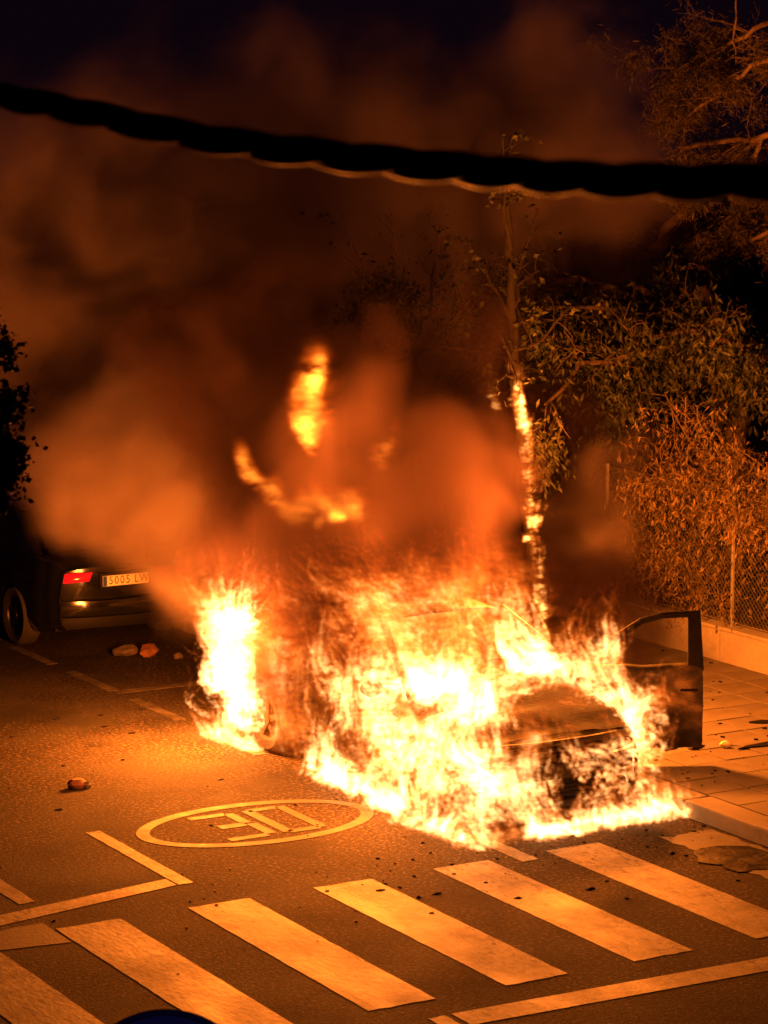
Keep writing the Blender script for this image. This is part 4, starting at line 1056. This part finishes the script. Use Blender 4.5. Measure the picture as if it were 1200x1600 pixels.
# rolling balls of flame that have broken away above the roof
VB = .02
F = Fire((9.6, 19.2, 1.7), (12.4, 20.9, 3.7), VB)
def plume(chain, n, h, inten, sig, **kw):
    """points scattered along a chain of (x, y, z, radius) links"""
    P = []
    for (a, b_) in zip(chain, chain[1:]):
        k = int(n*RNG.uniform(.8, 1.2)); t = RNG.uniform(0, 1, (k, 1)); a_, c_ = np.array(a), np.array(b_); q = a_*(1-t)+c_*t
        d = RNG.normal(0, 1, (k, 3)); d /= np.linalg.norm(d, axis=1, keepdims=True); P.append(q[:, :3] + d*q[:, 3:]*RNG.uniform(.2, 1, (k, 1))*np.array((1, .7, 1)))
    P = clump(np.concatenate(P), .07, .7, n % 7); kw.setdefault('turb', .9); kw.setdefault('turb2', .35)
    F.source(P, hts(len(P), h, .35), inten, sig, taper=.9, **kw)
up_ = [(10.83, 20, 2.66, .04), (10.80, 20, 2.85, .13), (10.74, 20, 3.05, .16), (10.82, 20, 3.22, .13), (10.86, 20, 3.34, .07)]
plume(up_, 240, .22, .5, .9); plume(up_, 110, .2, .30, 2.0); plume(up_, 60, .2, .12, 4.5)
lo_ = [(10.62, 20, 2.12, .10), (10.85, 20, 2.10, .12), (11.05, 20, 2.12, .10), (11.3, 20, 2.06, .06)]
plume(lo_, 260, .18, .5, .9); plume(lo_, 160, .2, .35, 2.0); plume(lo_, 90, .22, .16, 4.5)
plume([(10.8, 19.9, 2.05, .03), (10.95, 19.9, 2.09, .03), (11.1, 19.9, 2.1, .02)], 260, .10, 1.2, 1.0)
plume([(11.5, 20.1, 2.45, .1), (11.62, 20.1, 2.62, .1)], 140, .2, .3, 2.0); plume([(10.25, 20.1, 2.55, .08), (10.45, 20.1, 2.35, .09), (10.6, 20.1, 2.2, .08)], 140, .2, .26, 2.0)
G = finish(F.grid(), .8, .35, .05, 1.1)
volume('flame_ball', G, F.lo, VB, fire_mat('fire_ball', 1.9, (1, .22, .016), (1, .13, .006)), 'balls of orange flame rolling up above the roof of the burning car', 'fire')

# flames running up the street tree
VT = .016
F = Fire((14.1, 22.0, .15), (15.1, 22.8, 3.1), VT)
ts = np.array([(14.83, 22.42, .15), (14.77, 22.42, .7), (14.64, 22.42, 1.58), (14.48, 22.42, 2.75)])
def trunk_pts(n, a, b, sp):
    t = RNG.uniform(a, b, n); i = np.minimum((t*3).astype(int), 2); f = (t*3-i)[:, None]; return ts[i]*(1-f)+ts[i+1]*f + RNG.normal(0, sp, (n, 3))
for a, b, n, h, w in ((.0, .14, 40, .1, .5), (.2, .4, 110, .14, .9), (.42, .6, 70, .12, .4), (.58, .93, 170, .18, .7), (.9, 1.0, 120, .12, 1.1)):
    p = trunk_pts(n, a, b, .032); F.source(p, hts(n, h*2.0, .5), w*1.5, .7, turb=.55, turb2=.35, wind=(-.08, 0, 0)); F.source(trunk_pts(n//3, a, b, .04), hts(n//3, h*1.5, .4), w*.3, 2.0, turb=.5)
for c in ((14.42, 22.4, 2.82), (14.36, 22.4, 2.72), (14.2, 22.4, 2.8), (14.12, 22.4, 2.78), (14.2, 22.4, 2.66), (14.48, 22.4, 2.86), (14.62, 22.4, 1.3), (14.55, 22.4, 1.32)):
    p = RNG.normal(0, .022, (30, 3))+np.array(c); F.source(p, hts(30, .06, .4), 1.1, .9)
volume('tree_fire', finish(F.grid(), .7, .7, .08), F.lo, VT, fire_mat('fire_tree', 7, (1, .36, .07), (1, .22, .02)), 'thin line of flames climbing the trunk of the street tree', 'fire')

# ------------------------------------------------------------------ smoke: sooty plume over the car, paler smoke drifting off over the parked car
def smoke_mat(name, col, dens, aniso=.1):
    M = bpy.data.materials.new(name); M.use_nodes = True; nt = M.node_tree; nt.nodes.clear()
    o = nt.nodes.new('ShaderNodeOutputMaterial'); p = nt.nodes.new('ShaderNodeVolumePrincipled')
    p.inputs['Color'].default_value = (*col, 1); p.inputs['Density'].default_value = dens; p.inputs['Anisotropy'].default_value = aniso
    p.inputs['Density Attribute'].default_value = 'density'
    nt.links.new(p.outputs[0], o.inputs['Volume']); M.cycles.volume_step_rate = 1.7; return M
def smoke_grid(lo, hi, vox, blobs, thr, seed, warp=.3, nz=.42, power=2.0, gain=1.35):
    n = (np.ceil((np.array(hi)-np.array(lo))/vox)).astype(int)+1
    rng = np.random.default_rng(seed)
    ax = [lo[k] + vox*np.arange(n[k], dtype=np.float32) for k in range(3)]
    X, Y, Z = np.meshgrid(*ax, indexing='ij')
    p = np.stack([X.ravel(), Y.ravel(), Z.ravel()], 1)
    w = tri(FLOW, p/.22+seed*5.1)*warp + tri(FLOW2, p/.16+seed)*warp*.35
    q = p + w.astype(np.float32)
    env = np.zeros(len(p), np.float32)
    for (bx, by, bz, r, d, *e) in blobs:
        ez = e[0] if e else 1.0
        d2 = (q[:, 0]-bx)**2 + (q[:, 1]-by)**2 + ((q[:, 2]-bz)/ez)**2
        env += d*np.exp(-(d2/(r*r))**(power/2))
    f = fft_noise((128, 128, 128), 2.5, 60, 1.55, rng)
    F1 = tri(f[..., None], q/.085)[:, 0]
    F2 = tri(DET[..., None], q/.06)[:, 0]
    B1 = np.abs(tri(f[..., None], q/.16+31.7)[:, 0])                # rounded billows
    soft = np.clip(env*2.2, 0, 1)
    den = env*gain + soft*(1.25*nz*(.75-B1) + .6*nz*F1 + .12*F2) - thr
    den = np.clip(den, 0, None)
    # let it thin out before the edges of the grid
    for k, c in enumerate((X, Y, Z)):
        e = np.minimum((c-lo[k]) if k < 2 else 9, hi[k]-c)/1.0; den = den*np.clip(e, 0, 1).ravel()
    return den.reshape(n)
SOOT = [
    (11.3, 19.3, 1.75, .55, 1.0), (11.9, 19.8, 1.75, .55, 1.1), (11.39, 20.20, 1.7, 0.70, 1.2), (11.47, 20.80, 2.35, 0.80, 1.1), (12.38, 21.00, 1.93, 0.85, 1.3), (11.43, 21.20, 2.95, 0.86, 1.0), (12.67, 22.0, 2.75, .95, 1.0),
    (13.5, 23.0, 2.0, 0.6, 1.1), (14.7, 22.95, 1.1, 0.45, 1.4), (14.35, 21.7, 0.6, 0.32, 1.4), (13.3, 21.2, 1.1, .5, 1.3), (15.2, 23.9, 1.6, .5, .8),
    (11.06, 21.50, 1.96, 0.65, 1.0), (10.83, 21.20, 1.5, 0.4, 0.8), (10.99, 22.00, 2.79, 0.7, 0.7), (10.9, 22.3, 3.5, .7, .55),
    (15.6, 23.2, 1.0, .6, 1.7), (14.95, 21.4, .7, .36, 1.6), (15.15, 23.3, 1.75, .5, 1.2), (14.95, 23.3, 2.3, .45, .8),
    (10.40, 20.05, .3, .26, 1.6), (10.42, 20.0, .7, .30, 1.8), (10.45, 19.9, 1.1, .32, 1.8), (10.5, 19.6, 1.25, .34, 2.0), (10.6, 19.8, 1.8, .4, 1.6), 
]
PALE = [
    (11.02, 22.50, 1.05, 0.30, 1.20), (11.18, 23.30, 1.35, 0.46, 1.20), (11.12, 24.20, 1.62, 0.51, 1.10), (11.05, 25.00, 2.08, 0.48, 1.10), (11.03, 25.80, 2.42, 0.48, 1.00), (11.12, 26.50, 2.78, 0.55, 0.90), (11.05, 27.20, 3.28, 0.65, 0.80), (11.2, 28, 3.8, .9, .5),
    (11.53, 25.60, 2.43, 0.73, 0.70), (11.54, 24.40, 2.02, 0.71, 0.70), (11.9, 24.60, 0.5, 0.28, 1.2), (12.1, 24.0, .5, .35, 1.0), (11.59, 23.50, 1.67, 0.50, 0.70), (12.09, 26.50, 3.08, 1.03, 0.45), (12.0, 25.6, 2.7, 0.8, 0.40),
    (14.0, 26.8, 3.4, 1.1, .7), (15.6, 26.9, 2.9, .9, .5), (15.45, 27.6, 4.1, 1.7, .32), (13.6, 26.2, 4.3, 1.4, .4), (12.6, 26.6, 4.5, 1.4, .4), (11.6, 27.0, 4.3, 1.4, .4), (10.9, 26.8, 3.6, 1.0, .5), (13.4, 26.6, 5.3, 1.2, .14), (16.8, 27.6, 3.2, .9, .35), (17.2, 28.6, 4.6, 1.6, .25), (17.4, 26.8, 4.4, 1.7, .34), (18.0, 27.0, 5.6, 1.5, .15), (15.7, 27.0, 3.3, 1.3, .6), (14.6, 27.2, 3.8, 1.3, .6), (13.0, 27.50, 1.4, 0.9, .8), (13.4, 29, 2.2, 1.2, .6), (14.07, 29.00, 2.67, 1.53, 0.3), (15.38, 29.00, 3.85, 2.02, 0.2),
    (16.87, 27.00, 3.30, 1.66, 0.15), (15.9, 22.6, 1.2, .6, .3), (15.9, 23.3, 1.6, .8, .36), (15.7, 23.5, 1.2, .5, .4), (15.8, 23.4, 1.9, .45, .4), (14.62, 31, 4.9, 1.9, .04), (12.9, 25.5, 4.4, 1.5, .06),
]
VS = .075
volume('soot_smoke', smoke_grid((8.5, 17.5, .05), (18.5, 28.5, 6.8), VS, SOOT, .30, 3, nz=.58), (8.5, 17.5, .05), VS, smoke_mat('soot', (.07, .045, .055), 2.6), 'dark sooty smoke rising from the burning car', 'smoke')
VP = .08
volume('pale_smoke', smoke_grid((9.2, 21.5, .05), (19.5, 33.0, 8.0), VP, PALE, .16, 5), (9.2, 21.5, .05), VP, smoke_mat('pale_smoke', (.86, .71, .74), 1.7), 'paler smoke drifting away over the parked saloon', 'smoke')
